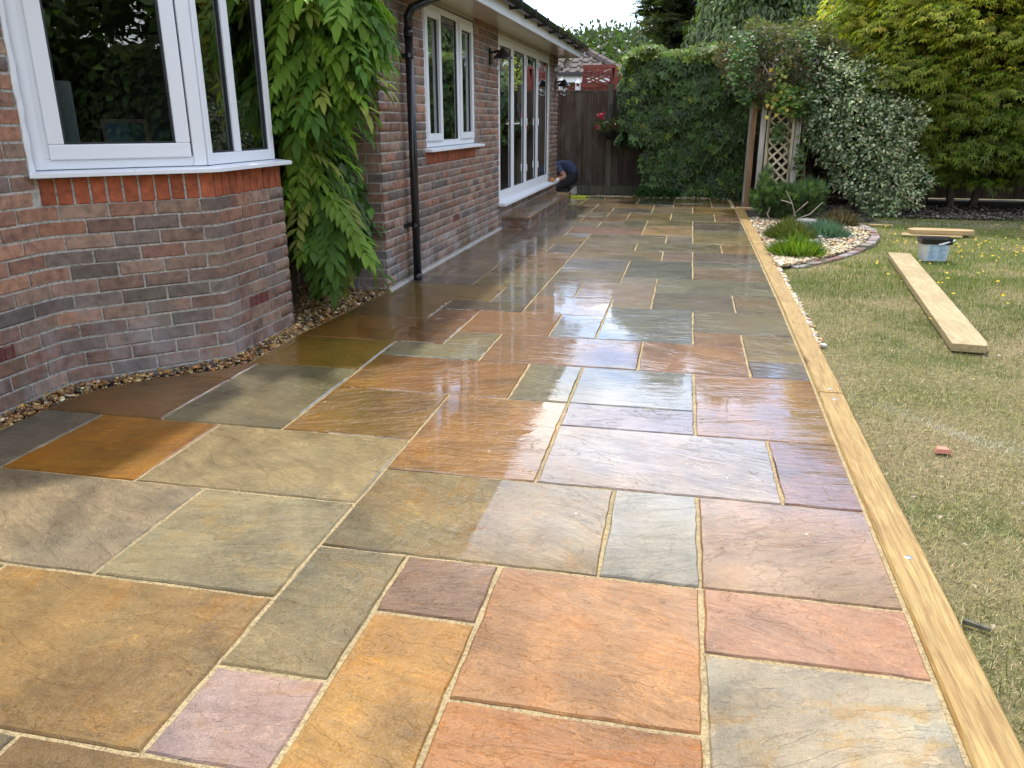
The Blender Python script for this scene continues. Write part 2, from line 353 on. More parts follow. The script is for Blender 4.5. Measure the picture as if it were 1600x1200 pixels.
def mortar_mat(name, c, scale=90):
    t = NT(name); v = t('NewGeometry').outputs['Position']
    n = t.noise(v, scale, 3, .6); n2 = t.noise(v, 3, 4, .6); n3 = t.noise(v, scale*3, 2)
    cc = t.mix(1.0, (*c, 1), t.ramp(n.outputs['Fac'], (.3, (.55, .53, .5)), (.5, (1, 1, 1)), (.7, (1.3, 1.28, 1.22))), 'MULTIPLY')
    cc = t.mix(.6, cc, t.ramp(n2.outputs['Fac'], (.3, (.68, .68, .68)), (.65, (1.12, 1.12, 1.12))), 'MULTIPLY')
    return t.done(t('BsdfPrincipled', {'Base Color': cc, 'Roughness': .9, 'Specular IOR Level': .2, 'Normal': t.bump(t.math('ADD', n.outputs['Fac'], n3.outputs['Fac']), 1.0, .006)}))
M['joint'] = mortar_mat('sandy_joint', S(216, 192, 146, .66), 110)
M['mortar'] = mortar_mat('brick_mortar', (.47, .45, .41), 60)
def ground_mat():
    t = NT('lawn_soil'); v = t('NewGeometry').outputs['Position']
    n = t.noise(v, 1.1, 5, .6); n2 = t.noise(v, 30, 5, .7); n3 = t.noise(v, .35, 3)
    c = t.ramp(n.outputs['Fac'], (.35, (.21, .17, .095)), (.5, (.17, .15, .07)), (.65, (.09, .105, .035)))
    c = t.mix(.9, c, t.ramp(n2.outputs['Fac'], (.3, (.45, .43, .38)), (.5, (1, 1, 1)), (.7, (1.6, 1.5, 1.3))), 'MULTIPLY')
    return t.done(t('BsdfPrincipled', {'Base Color': c, 'Roughness': .95, 'Specular IOR Level': .1, 'Normal': t.bump(n2.outputs['Fac'], 1.0, .02)}))
M['ground'] = ground_mat()
def soil_mat():
    t = NT('dark_mulch'); v = t('NewGeometry').outputs['Position']; n = t.noise(v, 35, 6, .7); n2 = t.noise(v, 2, 4)
    c = t.ramp(n.outputs['Fac'], (.3, (.02, .016, .012)), (.55, (.06, .047, .036)), (.75, (.15, .12, .095)))
    c = t.mix(t.math('MULTIPLY', t.smooth(n2.outputs['Fac'], .5, .7), .35), c, (.20, .21, .22, 1))
    return t.done(t('BsdfPrincipled', {'Base Color': c, 'Roughness': .95, 'Specular IOR Level': .15, 'Normal': t.bump(n.outputs['Fac'], 1.0, .02)}))
M['soil'] = soil_mat()
# ------------------------------------------------------------------ ground
LAWN_Z = -0.035
def struct(o, kind='structure'): o['kind'] = kind; return o
g = MB(); n = 40
xs = [-900, -300, -100, -30, -8, 0.70, 6, 20, 60, 200, 900]; ys = [-300, -60, -15, -1.5, 5, 10, 13.4, 30, 60, 200, 900]
for i in range(len(xs)-1):
    for j in range(len(ys)-1):
        g.quad((xs[i], ys[j], LAWN_Z), (xs[i+1], ys[j], LAWN_Z), (xs[i+1], ys[j+1], LAWN_Z), (xs[i], ys[j+1], LAWN_Z))
struct(g.build('ground', M['ground']))

# ------------------------------------------------------------------ patio: slabs on a 305 mm grid
U = 0.305
def shear(y): return 0.0085 * max(0.0, y - 2.4)
def lerp(tab, y):
    return float(np.interp(y, [a for a, _ in tab], [b for _, b in tab]))
SLEEP = [(-2.5, .535), (-.5, .565), (0, .578), (1.24, .602), (2.2, .628), (4.1, .665), (8.3, .712), (11.0, .735)]
def sl_in(y): return lerp(SLEEP, y)
EDGE = [(-3, -3.05), (.9, -3.06), (1.10, -3.05), (1.24, -3.02), (1.46, -2.84), (1.63, -2.62), (1.78, -2.50), (2.5, -2.50), (3.1, -2.455), (3.80, -2.42), (3.86, -2.385), (7.9, -2.36), (7.96, -2.03), (11.72, -2.00), (11.76, -2.34), (12.3, -2.33), (12.36, -3.2), (14, -3.2)]
def xmin(y): return lerp(EDGE, y)
# X0, X1, Y0, Y1 in grid units, colour as seen (sRGB); X1 of 9 runs to the timber edging
SL = [
 (0,9,-1,0,(198,142,106)), (0,9,-4,-1,(196,184,148)), (-2,0,-2,0,(206,146,92)), (-2,0,-4,-2,(198,132,76)), (-3,-2,-1,0,(166,126,98)), (-3,-2,-3,-1,(212,152,76)),
 (-4,-3,-2,0,(162,140,102)), (-4,-3,-3,-2,(196,160,150)), (-4,-1,0,2,(160,132,88)), (-1,0,0,2,(150,148,130)), (0,9,0,2,(172,130,92)), (-2,1,2,4,(156,140,120)), (1,9,2,4,(146,98,60)),
 (-2,0,4,5,(128,104,112)), (-2,0,5,7,(118,120,108)), (0,9,4,7,(158,112,68)), (-4,-2,2,5,(170,120,56)), (-3,-2,5,7,(130,126,92)), (-6,-3,5,7,(152,104,44)), (-6,-4,3,5,(156,114,50)),
 (-7,-4,1,3,(180,166,120)), (-6,-4,-1,1,(180,170,126)), (-9,-6,-1,1,(184,160,130)), (-9,-7,1,3,(198,130,38)), (-11,-9,1,3,(136,130,108)), (-12,-9,-1,1,(140,120,90)), (-8,-6,3,6,(138,134,102)), (-10.5,-8,3,5,(154,112,66)), (-9.5,-8,5,6,(154,110,64)),
 (-9.5,-6,6,8,(148,114,48)), (-7,-4,-3,-1,(184,144,92)), (-10,-7,-3,-1,(176,146,98)), (-5,-3,-5,-3,(172,134,88)), (-7,-5,-5,-3,(132,124,94)), (-6,-4,7,8,(128,128,96)), (-4,-1,7,9,(138,97,52)), (-1,1,7,9,(150,102,62)), (0,1,9,10,(140,100,66)),
 (1,9,7,8,(104,94,88)), (1,9,8,10,(132,118,80)), (-2,0,9,12,(98,102,92)), (0,9,10,12,(112,106,78)), (-5,-4,8,9,(126,112,78)), (-9,-5,8,10,(138,96,46)), (-6,-5,10,11,(122,84,52)), (-9,-6,10,12,(118,90,42)), (-6,-4,11,12,(96,80,56)),
 (-5,-3,9,11,(144,100,52)), (-3,-2,9,11,(110,112,104)), (-4,-2,11,13,(134,102,66)), (-8.5,-5,12,14,(120,96,48)), (-5,-4,12,14,(100,98,84)), (-3,-1,13,15,(134,110,92)), (-4,-3,13,15,(120,104,80)), (-2,-1,12,13,(130,118,96)),
 (-8,-6,14,15,(92,90,84)), (-8,-6,15,18,(140,120,100)), (-8,-6,18,20,(112,92,76)), (-8,-7,20,23,(116,96,56)), (-8,-7,23,25.6,(118,94,70)), (-6,-4,14,16,(120,104,72)), (-6,-4,16,19,(118,92,60)), (-6,-4,19,20,(124,94,58)),
 (-7,-5,20,22,(110,90,70)), (-5,-4,20,22,(98,92,84)), (-7,-6,22,24,(100,92,78)), (-6,-4,22,24,(118,98,64)), (-7,-5,24,27,(96,82,68)), (-5,-4,24,25,(110,118,120)), (-5,-2,25,27,(128,92,76)), (-7,-4,27,29,(100,94,70)), (-4,-2,27,30,(98,94,66)),
 (-5,-3,29,31,(118,88,52)), (-7,-5,29,31,(106,88,60)), (-3,-1,30,33,(112,90,46)), (-1,1,30,33,(106,104,74)), (1,9,30,33,(136,104,82)), (-7,-4,31,33,(100,84,62)), (-4,-3,31,33,(112,96,66)), (-4,-2,33,35,(86,78,66)), (-5,-4,33,35,(106,84,56)), (-7,-5,33,36,(104,88,66)), (-5,-2,35,37,(118,96,58)), (-2,0,33,36,(120,104,82)), (0,9,33,36,(124,98,48)),
 (-3,-1,37,41,(82,86,66)), (-2,-1,36,37,(110,86,62)), (-1,1,36,38,(114,82,50)), (-1,1,38,41,(112,90,56)), (1,2,36,38,(124,120,96)), (1,2,38,41,(122,92,44)), (2.15,3,36.5,41,(122,100,70)), (-5,-3,39,41,(112,86,50)), (-6,-3,37,39,(100,80,52)), (-6,-5,39,41,(84,86,60)), (-7.2,-6,36,41,(98,84,50)),
 (-4,-2,15,17,(112,104,76)), (-4,-2,17,19,(104,102,96)), (-2,-1,15,16,(128,120,100)), (-2,0,16,19,(82,84,66)), (-1,9,14,16,(104,104,76)), (-1,1,12,14,(100,86,68)), (1,9,12,14,(112,92,66)), (0,9,16,18,(116,92,66)), (0,9,18,19,(98,102,82)), (0,9,19,21,(100,84,74)),
 (-4,-1,19,21,(114,94,58)), (-1,0,19,21,(116,94,78)), (-2,1,21,23,(106,94,60)), (-4,-2,21,23,(112,94,66)), (1,9,21,23,(124,98,54)), (-4,-1,23,25,(106,98,72)), (-1,0,23,25,(112,98,88)), (-2,0,25,28,(150,120,80)), (-2,0,28,30,(108,100,60)),
 (0,9,23,26,(118,104,62)), (0,9,26,27,(110,112,88)), (0,9,27,29,(94,80,70)), (0,9,29,30,(104,100,66)),
]
pat = MB(); yy = -2.6
while yy < 12.5:
    y2 = min(yy + .12, 12.56)
    def rr(y): return sl_in(y) + .005 if y < 11.0 else 0.95
    pat.quad((xmin(yy)-.015, yy, -.0055), (rr(yy), yy, -.0055), (rr(y2), y2, -.0055), (xmin(y2)-.015, y2, -.0055)); yy = y2
patio = struct(pat.build('patio', M['joint']))
def slab(x0, x1, y0, y1, rgb, idx):
    rr_ = random.Random(idx*13+5)
    gap = .0070 if y0 < 0 else (.0056 if y0 < 9 else .0046)
    mx0, my0, my1 = x0*U + gap, y0*U + gap, y1*U - gap
    mx1 = 3.0 if x1 == 9 else x1*U - gap
    if x1 == 9: mx1 = sl_in((my0+my1)/2) + .3
    near = my0 < 4.0
    step = .05 if near else .15
    pts = []
    def run(a, b):
        L = math.dist(a, b); k = max(2, int(L/step))
        for i in range(k): pts.append((a[0]+(b[0]-a[0])*i/k, a[1]+(b[1]-a[1])*i/k))
    A, B, C_, D = (mx0, my0), (mx1, my0), (mx1, my1), (mx0, my1)
    run(A, B); run(B, C_); run(C_, D); run(D, A)
    amp = .0026 if near else .003
    out = []
    for (x, y) in pts:
        x += rr_.gauss(0, amp*.6); y += rr_.gauss(0, amp*.6)
        hi = sl_in(y) - .014 if y < 11.0 else 9
        x = max(x + shear(y), xmin(y)) if not (x0 > 2) else x + shear(y)
        x = min(x, hi) if x1 == 9 else x
        out.append((x, y))
    clean = [p for i, p in enumerate(out) if math.dist(p, out[i-1]) > .004]
    if len(clean) < 6: return
    xs_ = [p[0] for p in clean]; ys_ = [p[1] for p in clean]
    if max(xs_)-min(xs_) < .04: return
    cx, cy = sum(xs_)/len(xs_), sum(ys_)/len(ys_)
    tx, ty, tz = rr_.gauss(0, .0022), rr_.gauss(0, .0022), abs(rr_.gauss(0, .0009))
    V, F, k = [], [], len(clean)
    for ring, (ins, z) in enumerate(((0, -.03), (0, -.005), (.0045, 0.0))):
        for (x, y) in clean:
            dx, dy = x-cx, y-cy; L = math.hypot(dx, dy)
            f = 1 - ins*1.3/max(L, .05)
            X, Y = dx*f, dy*f
            V.append((X, Y, z + tx*X + ty*Y + tz))
    for r_ in range(2):
        for i in range(k): F.append((r_*k+i, r_*k+(i+1) % k, (r_+1)*k+(i+1) % k, (r_+1)*k+i))
    F.append(tuple(range(2*k, 3*k)))
    me = bpy.data.meshes.new('slab'); me.from_pydata(V, [], F); me.update()
    o = add('slab', me, M['stone'], patio, (cx, cy, 0))
    kk = .57*(1.0+.35*min(1, max(0, (cy-1.2)/2.0))+.35*min(1, max(0, (cy-3.5)/3.0))); c = S(*rgb); gr = c[1] > .78*c[0]; c = (c[0]*(1.07 if gr else .98), c[1]*(.97 if gr else 1.0), c[2]*(.94 if gr else .88))  # base colour lifted with distance, in place of missing reflected light
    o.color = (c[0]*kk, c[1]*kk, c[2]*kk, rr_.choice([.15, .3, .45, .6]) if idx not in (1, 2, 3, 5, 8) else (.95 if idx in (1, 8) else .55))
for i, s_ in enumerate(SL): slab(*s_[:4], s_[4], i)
# fill what the list leaves open with small slabs
have = set()
for (x0, x1, y0, y1, _) in SL:
    for X in range(math.floor(x0), 3 if x1 == 9 else math.ceil(x1)):
        for Y in range(math.floor(y0), math.ceil(y1)): have.add((X, Y))
pal = [(120,96,56), (104,100,76), (116,90,66), (98,86,72)]
k = 0
for Y in range(-8, 41):
    for X in range(-12, 3):
        if (X, Y) in have: continue
        xm = X*U; ym = (Y+.5)*U
        if xm + U < xmin(ym) + .03 or xm > sl_in(ym) - .05: continue
        x2 = X + 1
        while x2 < 2 and (x2, Y) not in have and x2 - X < 2: x2 += 1
        for q in range(X, x2): have.add((q, Y))
        slab(X, 9 if x2 > 1 else x2, Y, Y+1, pal[k % 4], 500 + k); k += 1

# ------------------------------------------------------------------ timber edging
SJ = [-2.4, -.62, 1.93, 4.08, 7.15, 9.55, 11.0]
slab_lab = ['honey coloured timber sleeper edging the patio, nearest and at the bottom of the photo', 'second sleeper from the front, with a round metal fixing on its top',
            'third sleeper from the front, beside the dry lawn', 'fourth sleeper from the front, beside the green lawn', 'fifth sleeper from the front, along the pebble bed', 'farthest sleeper of the patio edge, ending at the arch']
for i in range(len(SJ)-1):
    y0, y1 = SJ[i]+.003, SJ[i+1]-.003
    if i == 0: y0 = -2.4
    t = thing('timber_sleeper', slab_lab[i], 'sleeper', (sl_in((y0+y1)/2)+.06, (y0+y1)/2, -.12), 'timber sleepers along the patio edge')
    m = MB(); k = max(3, int((y1-y0)/.12)); w = .122 + random.uniform(-.003, .003); z1 = random.uniform(.004, .010)
    ys_ = [y0+(y1-y0)*j/k for j in range(k+1)]; cr = .007
    prof = lambda x0, jx: [(x0, -.12), (x0, z1-cr), (x0+cr, z1), (x0+w-cr+jx, z1), (x0+w+jx, z1-cr), (x0+w+jx, -.12)]
    for y in ys_:
        for (x, z) in prof(sl_in(y), random.gauss(0, .0012)): m.v.append((x, y, z))
    for j in range(k):
        for a in range(5): b = j*6+a; m.f.append((b, b+1, b+7, b+6)[::-1])
    m.f.append(tuple(range(6))); m.f.append(tuple(reversed([k*6+a for a in range(6)])))
    m.build('timber', M['sleeper'], t)
    for yf in ([.30] if i == 1 else []) + ([1.83] if i == 1 else []) + ([1.99] if i == 2 else []) + ([4.5, 6.9] if i == 3 else []):
        x = sl_in(yf) + .065
        MB().lathe(x, yf, [(.002, z1-.004), (.012, z1-.004), (.012, z1+.001), (.009, z1+.0018), (.008, z1+.0005), (.001, z1+.0005)], 16).build('fixing', plain('zinc', (.32, .33, .35), .45, .1, 20, metal=.8) if 'zinc' not in bpy.data.materials else bpy.data.materials['zinc'], t)
t = thing('timber_block', 'short timber block across the end of the sleeper row, below the arch post', 'timber block', (.87, 11.1, -.1))
MB().box(.75, 1.0, 11.02, 11.17, -.1, .012).build('timber', M['plank_end'], t, bevel=.006)
# sand spilled along the outside of the edging
# ------------------------------------------------------------------ pebbles
def ico():
    p = (1+5**.5)/2
    V = unit(np.array([(-1,p,0),(1,p,0),(-1,-p,0),(1,-p,0),(0,-1,p),(0,1,p),(0,-1,-p),(0,1,-p),(p,0,-1),(p,0,1),(-p,0,-1),(-p,0,1)], float))
    F = np.array([(0,11,5),(0,5,1),(0,1,7),(0,7,10),(0,10,11),(1,5,9),(5,11,4),(11,10,2),(10,7,6),(7,1,8),(3,9,4),(3,4,2),(3,2,6),(3,6,8),(3,8,9),(4,9,5),(2,4,11),(6,2,10),(8,6,7),(9,8,1)])
    return V, F
ICO = ico()
def pebbles(name, pos, size, cols, label=None, flat=.6, mat='pebble'):
    V0, F0 = ICO; N = len(pos)
    sz = size[:, None]*np.exp(rng.normal(0, .22, (N, 3))); sz[:, 2] *= flat
    a = rng.uniform(0, 6.283, N); ca, sa = np.cos(a), np.sin(a)
    L = V0[None]*sz[:, None, :]*(1+rng.normal(0, .10, (N, 12, 1)))
    tilt = rng.normal(0, .35, (N, 1)); L[:, :, 2] += L[:, :, 0]*tilt
    X = L[:, :, 0]*ca[:, None]-L[:, :, 1]*sa[:, None]; Y = L[:, :, 0]*sa[:, None]+L[:, :, 1]*ca[:, None]
    V = np.stack([X, Y, L[:, :, 2]], 2)+pos[:, None, :]
    F = (F0[None]+(np.arange(N)*12)[:, None, None]).reshape(-1, 3)
    me = tri_mesh(name, V.reshape(-1, 3), F, np.repeat(cols, 12, axis=0), smooth=True)
    o = add(name, me, M[mat]); o['kind'] = 'stuff'
    if label: o['label'] = label
    return o
def wallx(y):
    return lerp([(-3, -3.18), (1.2, -3.18), (1.85, -2.62), (2.62, -2.62), (2.63, -3.2), (3.84, -3.2), (3.85, -2.42)], y)
P = []
while len(P) < 5200:
    y = rng.uniform(-.6, 3.86) if rng.random() < .55 else rng.uniform(2.4, 3.86); a, b = wallx(y)-.0, xmin(y)-.012
    x = rng.uniform(a, b)
    P.append((x, y, 0))
P = np.array(P)
rel = np.array([(p[0]-wallx(p[1]))/max(.02, xmin(p[1])-wallx(p[1])) for p in P])
P[:, 2] = -.012 + rng.uniform(-.008, .014, len(P)) + .022*(1-rel) + .03*np.clip((P[:, 1]-2.5)/1.2, 0, 1)*(1-rel)
pc = np.array([S(196,152,86), S(166,116,58), S(214,184,132), S(120,88,58), S(150,122,92), S(228,208,168), S(96,78,62)])
cols = vary(pc[rng.choice(7, len(P), p=[.24,.2,.16,.14,.12,.06,.08])]*.72, len(P), .2)
sd_ = np.where(P[:, 1] < 1.9, .0092, .0098)*np.exp(rng.normal(0, .25, len(P)))
pebbles('shingle', P, sd_, cols, 'golden brown shingle strip along the foot of the house')
m = MB(); ys_ = [-.8, 1.2, 1.5, 1.85, 2.62, 2.63, 3.86]
for a, b in zip(ys_[:-1], ys_[1:]): m.quad((wallx(a)-.05, a, -.012), (xmin(a)-.012, a, -.02), (xmin(b)-.012, b, -.02), (wallx(b)-.05, b, -.012))
struct(m.build('shingle_bed', M['soil']))

# planting bed on the right: edge bricks, pebbles, soil
BED = [(.86, 5.72), (1.10, 5.98), (1.40, 6.40), (1.70, 6.90), (1.97, 7.45), (2.16, 8.05), (2.24, 8.65), (2.18, 9.2), (2.0, 9.62), (1.8, 9.9)]
def bed_x(y): return lerp([(b, a) for a, b in BED], y)
m = MB(); ys_ = np.linspace(5.7, 10.4, 30)
for a, b in zip(ys_[:-1], ys_[1:]):
    zf = lambda y: -.012
    m.quad((sl_in(a)+.11, a, zf(a)), (bed_x(a), a, zf(a)), (bed_x(b), b, zf(b)), (sl_in(b)+.11, b, zf(b)))
struct(m.build('pebble_bed', M['soil']))
m = MB()
for (x0, x1, y0, y1) in ((.9, 14, 10.38, 13.6), (1.9, 2.6, 9.8, 10.39)): m.quad((x0, y0, -.018), (x1, y0, -.018), (x1, y1, -.018), (x0, y1, -.018))
m.quad((-3.4, 12.55, -.014), (.9, 12.55, -.014), (.9, 13.6, -.014), (-3.4, 13.6, -.014))
struct(m.build('mulch_bed', M['soil']))
P = []
while len(P) < 7000:
    y = rng.uniform(5.75, 9.75) if rng.random() < .8 else rng.uniform(5.75, 7.2); x = rng.uniform(sl_in(y)+.125, bed_x(y)-.02)
    P.append((x, y, rng.uniform(-.006, .018)))
# a thin spill of the same stones between edging and grass
for _ in range(900):
    y = rng.uniform(2.9, 5.8); P.append((sl_in(y)+.122+abs(rng.normal(0, .03))*(.4+ .25*(y-2)/3.8), y, LAWN_Z+rng.uniform(.004, .02)))
for _ in range(500):
    y = rng.uniform(12.56, 12.75); P.append((rng.uniform(-2.2, .8), y, rng.uniform(-.006, .012)))
P = np.array(P)
pc = np.array([S(232,214,176), S(218,190,140), S(240,230,206), S(196,164,120), S(176,150,120)])
pebbles('pale_pebbles', P, .0135*np.exp(rng.normal(0, .25, len(P))), vary(pc[rng.choice(5, len(P))]*.8, len(P), .15), 'pale cream pebbles covering the planting bed')
P = np.c_[rng.uniform(1.0, 8.0, 2600), 10.4+rng.beta(1, 2.2, 2600)*2.2, rng.uniform(-.015, .004, 2600)]
pebbles('bark_chips', P, .016*np.exp(rng.normal(0, .3, len(P))), vary(np.array([(.10,.075,.055),(.16,.13,.10),(.22,.2,.18)])[rng.choice(3, len(P))], len(P), .3), 'bark chips and dead leaves under the shrubs', .35, 'mulch')
te = thing('bed_edging', 'curved edging of weathered bricks round the pebble bed', 'edging', (2.0, 7.5, LAWN_Z))
pts = []; 
for (a, b) in zip(BED[:-1], BED[1:]):
    L = math.dist(a, b); k = max(1, round(L/.04))
    for i in range(k): pts.append((a[0]+(b[0]-a[0])*i/k, a[1]+(b[1]-a[1])*i/k))
acc, last, idx = 0, pts[0], 0
bm_ = MB().box(-.05, .05, -.100, .100, -.05, .03); me = bpy.data.meshes.new('brick'); me.from_pydata(bm_.v, [], bm_.f); me.materials.append(M['brick'])
for p, nx in zip(pts[:-1], pts[1:]):
    acc += math.dist(last, p); last = p
    if acc > .215:
        acc = 0; ang = math.atan2(nx[1]-p[1], nx[0]-p[0]) - R(90)
        o = add('brick', me, None, te, (p[0]+.03, p[1], -.016 - (.022 if p[1] < 7.2 else 0) + random.uniform(-.006, .006)), ang + random.uniform(-.06, .06)); idx += 1
        c = random.choice([(.20,.13,.10), (.24,.17,.14), (.26,.22,.20), (.20,.10,.08)]); o.color = (*c, 1)
        mo = o.modifiers.new('bevel', 'BEVEL'); mo.width = .006; mo.segments = 1
# ------------------------------------------------------------------ house
house = thing('house', 'red brown brick house with white bay window and white framed folding doors', 'house', (-2.6, 4.0, 0))
F_, CP, SP, CY, SY = 1224.76, math.cos(.3245), math.sin(.3245), math.cos(.2063), math.sin(.2063)
_fw = Vector((-SY*CP, CY*CP, -SP)); _rt = Vector((CY, SY, 0)); _up = _rt.cross(_fw)
def pix(p):
    d = Vector(p)-CAM; z = d.dot(_fw)
    return (800+F_*d.dot(_rt)/z, 600-F_*d.dot(_up)/z) if z > .2 else (-9999, -9999)
class Path:
    def __init__(s, pts):
        s.p = [Vector((a, b)) for a, b in pts]; s.s = [0.0]
        for a, b in zip(s.p[:-1], s.p[1:]): s.s.append(s.s[-1]+(b-a).length)
        s.L = s.s[-1]
        s.nv = []
        for i in range(len(s.p)):
            a = s.p[max(i-1, 0)]; b = s.p[min(i+1, len(s.p)-1)]
            t0 = (s.p[i]-a).normalized() if i > 0 else (b-s.p[i]).normalized()
            t1 = (b-s.p[i]).normalized() if i < len(s.p)-1 else t0
            n0, n1_ = Vector((t0.y, -t0.x)), Vector((t1.y, -t1.x)); n_ = (n0+n1_).normalized()
            s.nv.append(n_ / max(.5, n_.dot(n0)))
    def seg(s, x):
        i = 0
        while i < len(s.p)-2 and x > s.s[i+1]-1e-6: i += 1
        return i
    def at(s, x, o, z):
        i = s.seg(x); f = (x-s.s[i])/(s.s[i+1]-s.s[i]); p = s.p[i].lerp(s.p[i+1], f); n_ = s.nv[i].lerp(s.nv[i+1], f) if 0 <= f <= 1 else s.nv[i]
        return (p.x+n_.x*o, p.y+n_.y*o, z)
def mortar(name, path, z0, z1, holes, back=-.10):
    m = MB(); sb = sorted(set([0, path.L]+[x for x in path.s]+[h[0] for h in holes]+[h[1] for h in holes])); sb = [x for x in sb if 0 <= x <= path.L]
    zb = sorted(set([z0, z1]+[min(max(h[k], z0), z1) for h in holes for k in (2, 3)]))
    for a, b in zip(sb[:-1], sb[1:]):
        if b-a < 1e-5: continue
        for c, d in zip(zb[:-1], zb[1:]):
            mid = ((a+b)/2, (c+d)/2)
            if any(h[0] < mid[0] < h[1] and h[2] < mid[1] < h[3] for h in holes): continue
            m.quad(path.at(a+1e-7, 0, c), path.at(b-1e-7, 0, c), path.at(b-1e-7, 0, d), path.at(a+1e-7, 0, d))
    for h in holes:
        c, d = max(h[2], z0), min(h[3], z1); a, b = max(h[0], 0), min(h[1], path.L)
        A, B = (lambda o, z: path.at(a+1e-6, o, z)), (lambda o, z: path.at(b-1e-6, o, z))
        m.quad(A(0, c), A(back, c), A(back, d), A(0, d)); m.quad(B(0, c), B(0, d), B(back, d), B(back, c))
        m.quad(A(0, c), B(0, c), B(back, c), A(back, c)); m.quad(A(0, d), A(back, d), B(back, d), B(0, d))
    return m.build(name, M['mortar'], house)
PALB = [((.165,.108,.092), .38), ((.132,.108,.102), .20), ((.185,.104,.080), .16), ((.195,.138,.112), .20), ((.098,.086,.086), .04), ((.23,.135,.10), .02)]
def bcol(rr_, warm=0.0):
    x = rr_.random(); acc = 0
    for c, w in PALB:
        acc += w
        if x < acc: break
    if warm and rr_.random() < warm: c = rr_.choice([(.26,.135,.095), (.30,.17,.12), (.22,.13,.10)])
    k = 1.10*math.exp(rr_.gauss(0, .13)); lm = sum(c)/3; return tuple((q*.95+lm*.05)*k*1.12*h for q, h in zip(c, (1.10, 1.02, .90)))
def brick_geo(L, H, jit, rr_):
    j = lambda a=.0012: rr_.gauss(0, a)*jit
    c = .0045; V = []
    for (y, i) in ((.03, 0), (-.0012, 0), (-.0062, c)):
        for (x, z) in ((0+i, 0+i), (L-i, 0+i), (L-i, H-i), (0+i, H-i)): V.append((x+j(), y+j(.0004), z+j()))
    F = []
    for r_ in (0, 1):
        for k in range(4): F.append((r_*4+k, r_*4+(k+1) % 4, (r_+1)*4+(k+1) % 4, (r_+1)*4+k))
    F.append((8, 9, 10, 11)); return V, F
BM = []
rb = random.Random(3)
for k in range(5):
    V, F = brick_geo(.215, .065, 1.0, rb); me = bpy.data.meshes.new('brick'); me.from_pydata(V, [], F); me.materials.append(M['brick']); me.update(); BM.append(me)
SM = []
for k in range(3):
    V, F = brick_geo(.065, .128, 1.0, rb); me = bpy.data.meshes.new('soldier_brick'); me.from_pydata(V, [], F); me.materials.append(M['brick']); me.update(); SM.append(me)
ALLB = []      # every brick: (pixel size, kind, wall object, path, s0, s1, z, colour)
def lay(wall, path, z0, nc, holes, seed, warm=None, skip=None):
    rr_ = random.Random(seed)
    for k in range(nc):
        za = z0 + k*.075 + .005; zb = za+.065
        s_ = -(.1125 if k % 2 else .0) - rr_.uniform(0, .01)
        while s_ < path.L:
            a, b = max(s_, 0.0), min(s_+.215, path.L); s_ += .225
            pieces = [(a, b)]
            for h in holes:
                if h[2] < zb-.02 and h[3] > za+.02:
                    nw = []
                    for (p, q) in pieces:
                        if q <= h[0] or p >= h[1]: nw.append((p, q)); continue
                        if p < h[0]-.035: nw.append((p, h[0]-.004))
                        if q > h[1]+.035: nw.append((h[1]+.004, q))
                    pieces = nw
            for (p, q) in pieces:
                if q-p < .035: continue
                u0, u1 = pix(path.at(p, 0, za)), pix(path.at(q, 0, zb))
                inside = -20 < (u0[0]+u1[0])/2 < 1620 and -20 < (u0[1]+u1[1])/2 < 1220
                w = warm(p, za) if warm else 0.0
                ALLB.append(((abs(u1[0]-u0[0])*abs(u1[1]-u0[1]) if inside else 0.0), 'brick', wall, path, p, q, za, bcol(rr_, w)))
def bent(path, p, q, za, zb):
    cuts = [p]+[x for x in path.s if p+.004 < x < q-.004]+[q]; V, F = [], []
    for x in cuts:
        e = 1e-6 if x == p else (-1e-6 if x == q else 0)
        for (o, z) in ((-.03, za), (.0055, za+.003), (.0055, zb-.003), (-.03, zb)): V.append(path.at(x+e, o, z))
    for i in range(len(cuts)-1):
        for k in range(4): F.append((i*4+k, i*4+4+k, i*4+4+(k+1) % 4, i*4+(k+1) % 4))
    F.append((0, 1, 2, 3)); n_ = (len(cuts)-1)*4; F.append((n_+3, n_+2, n_+1, n_))
    return V, F
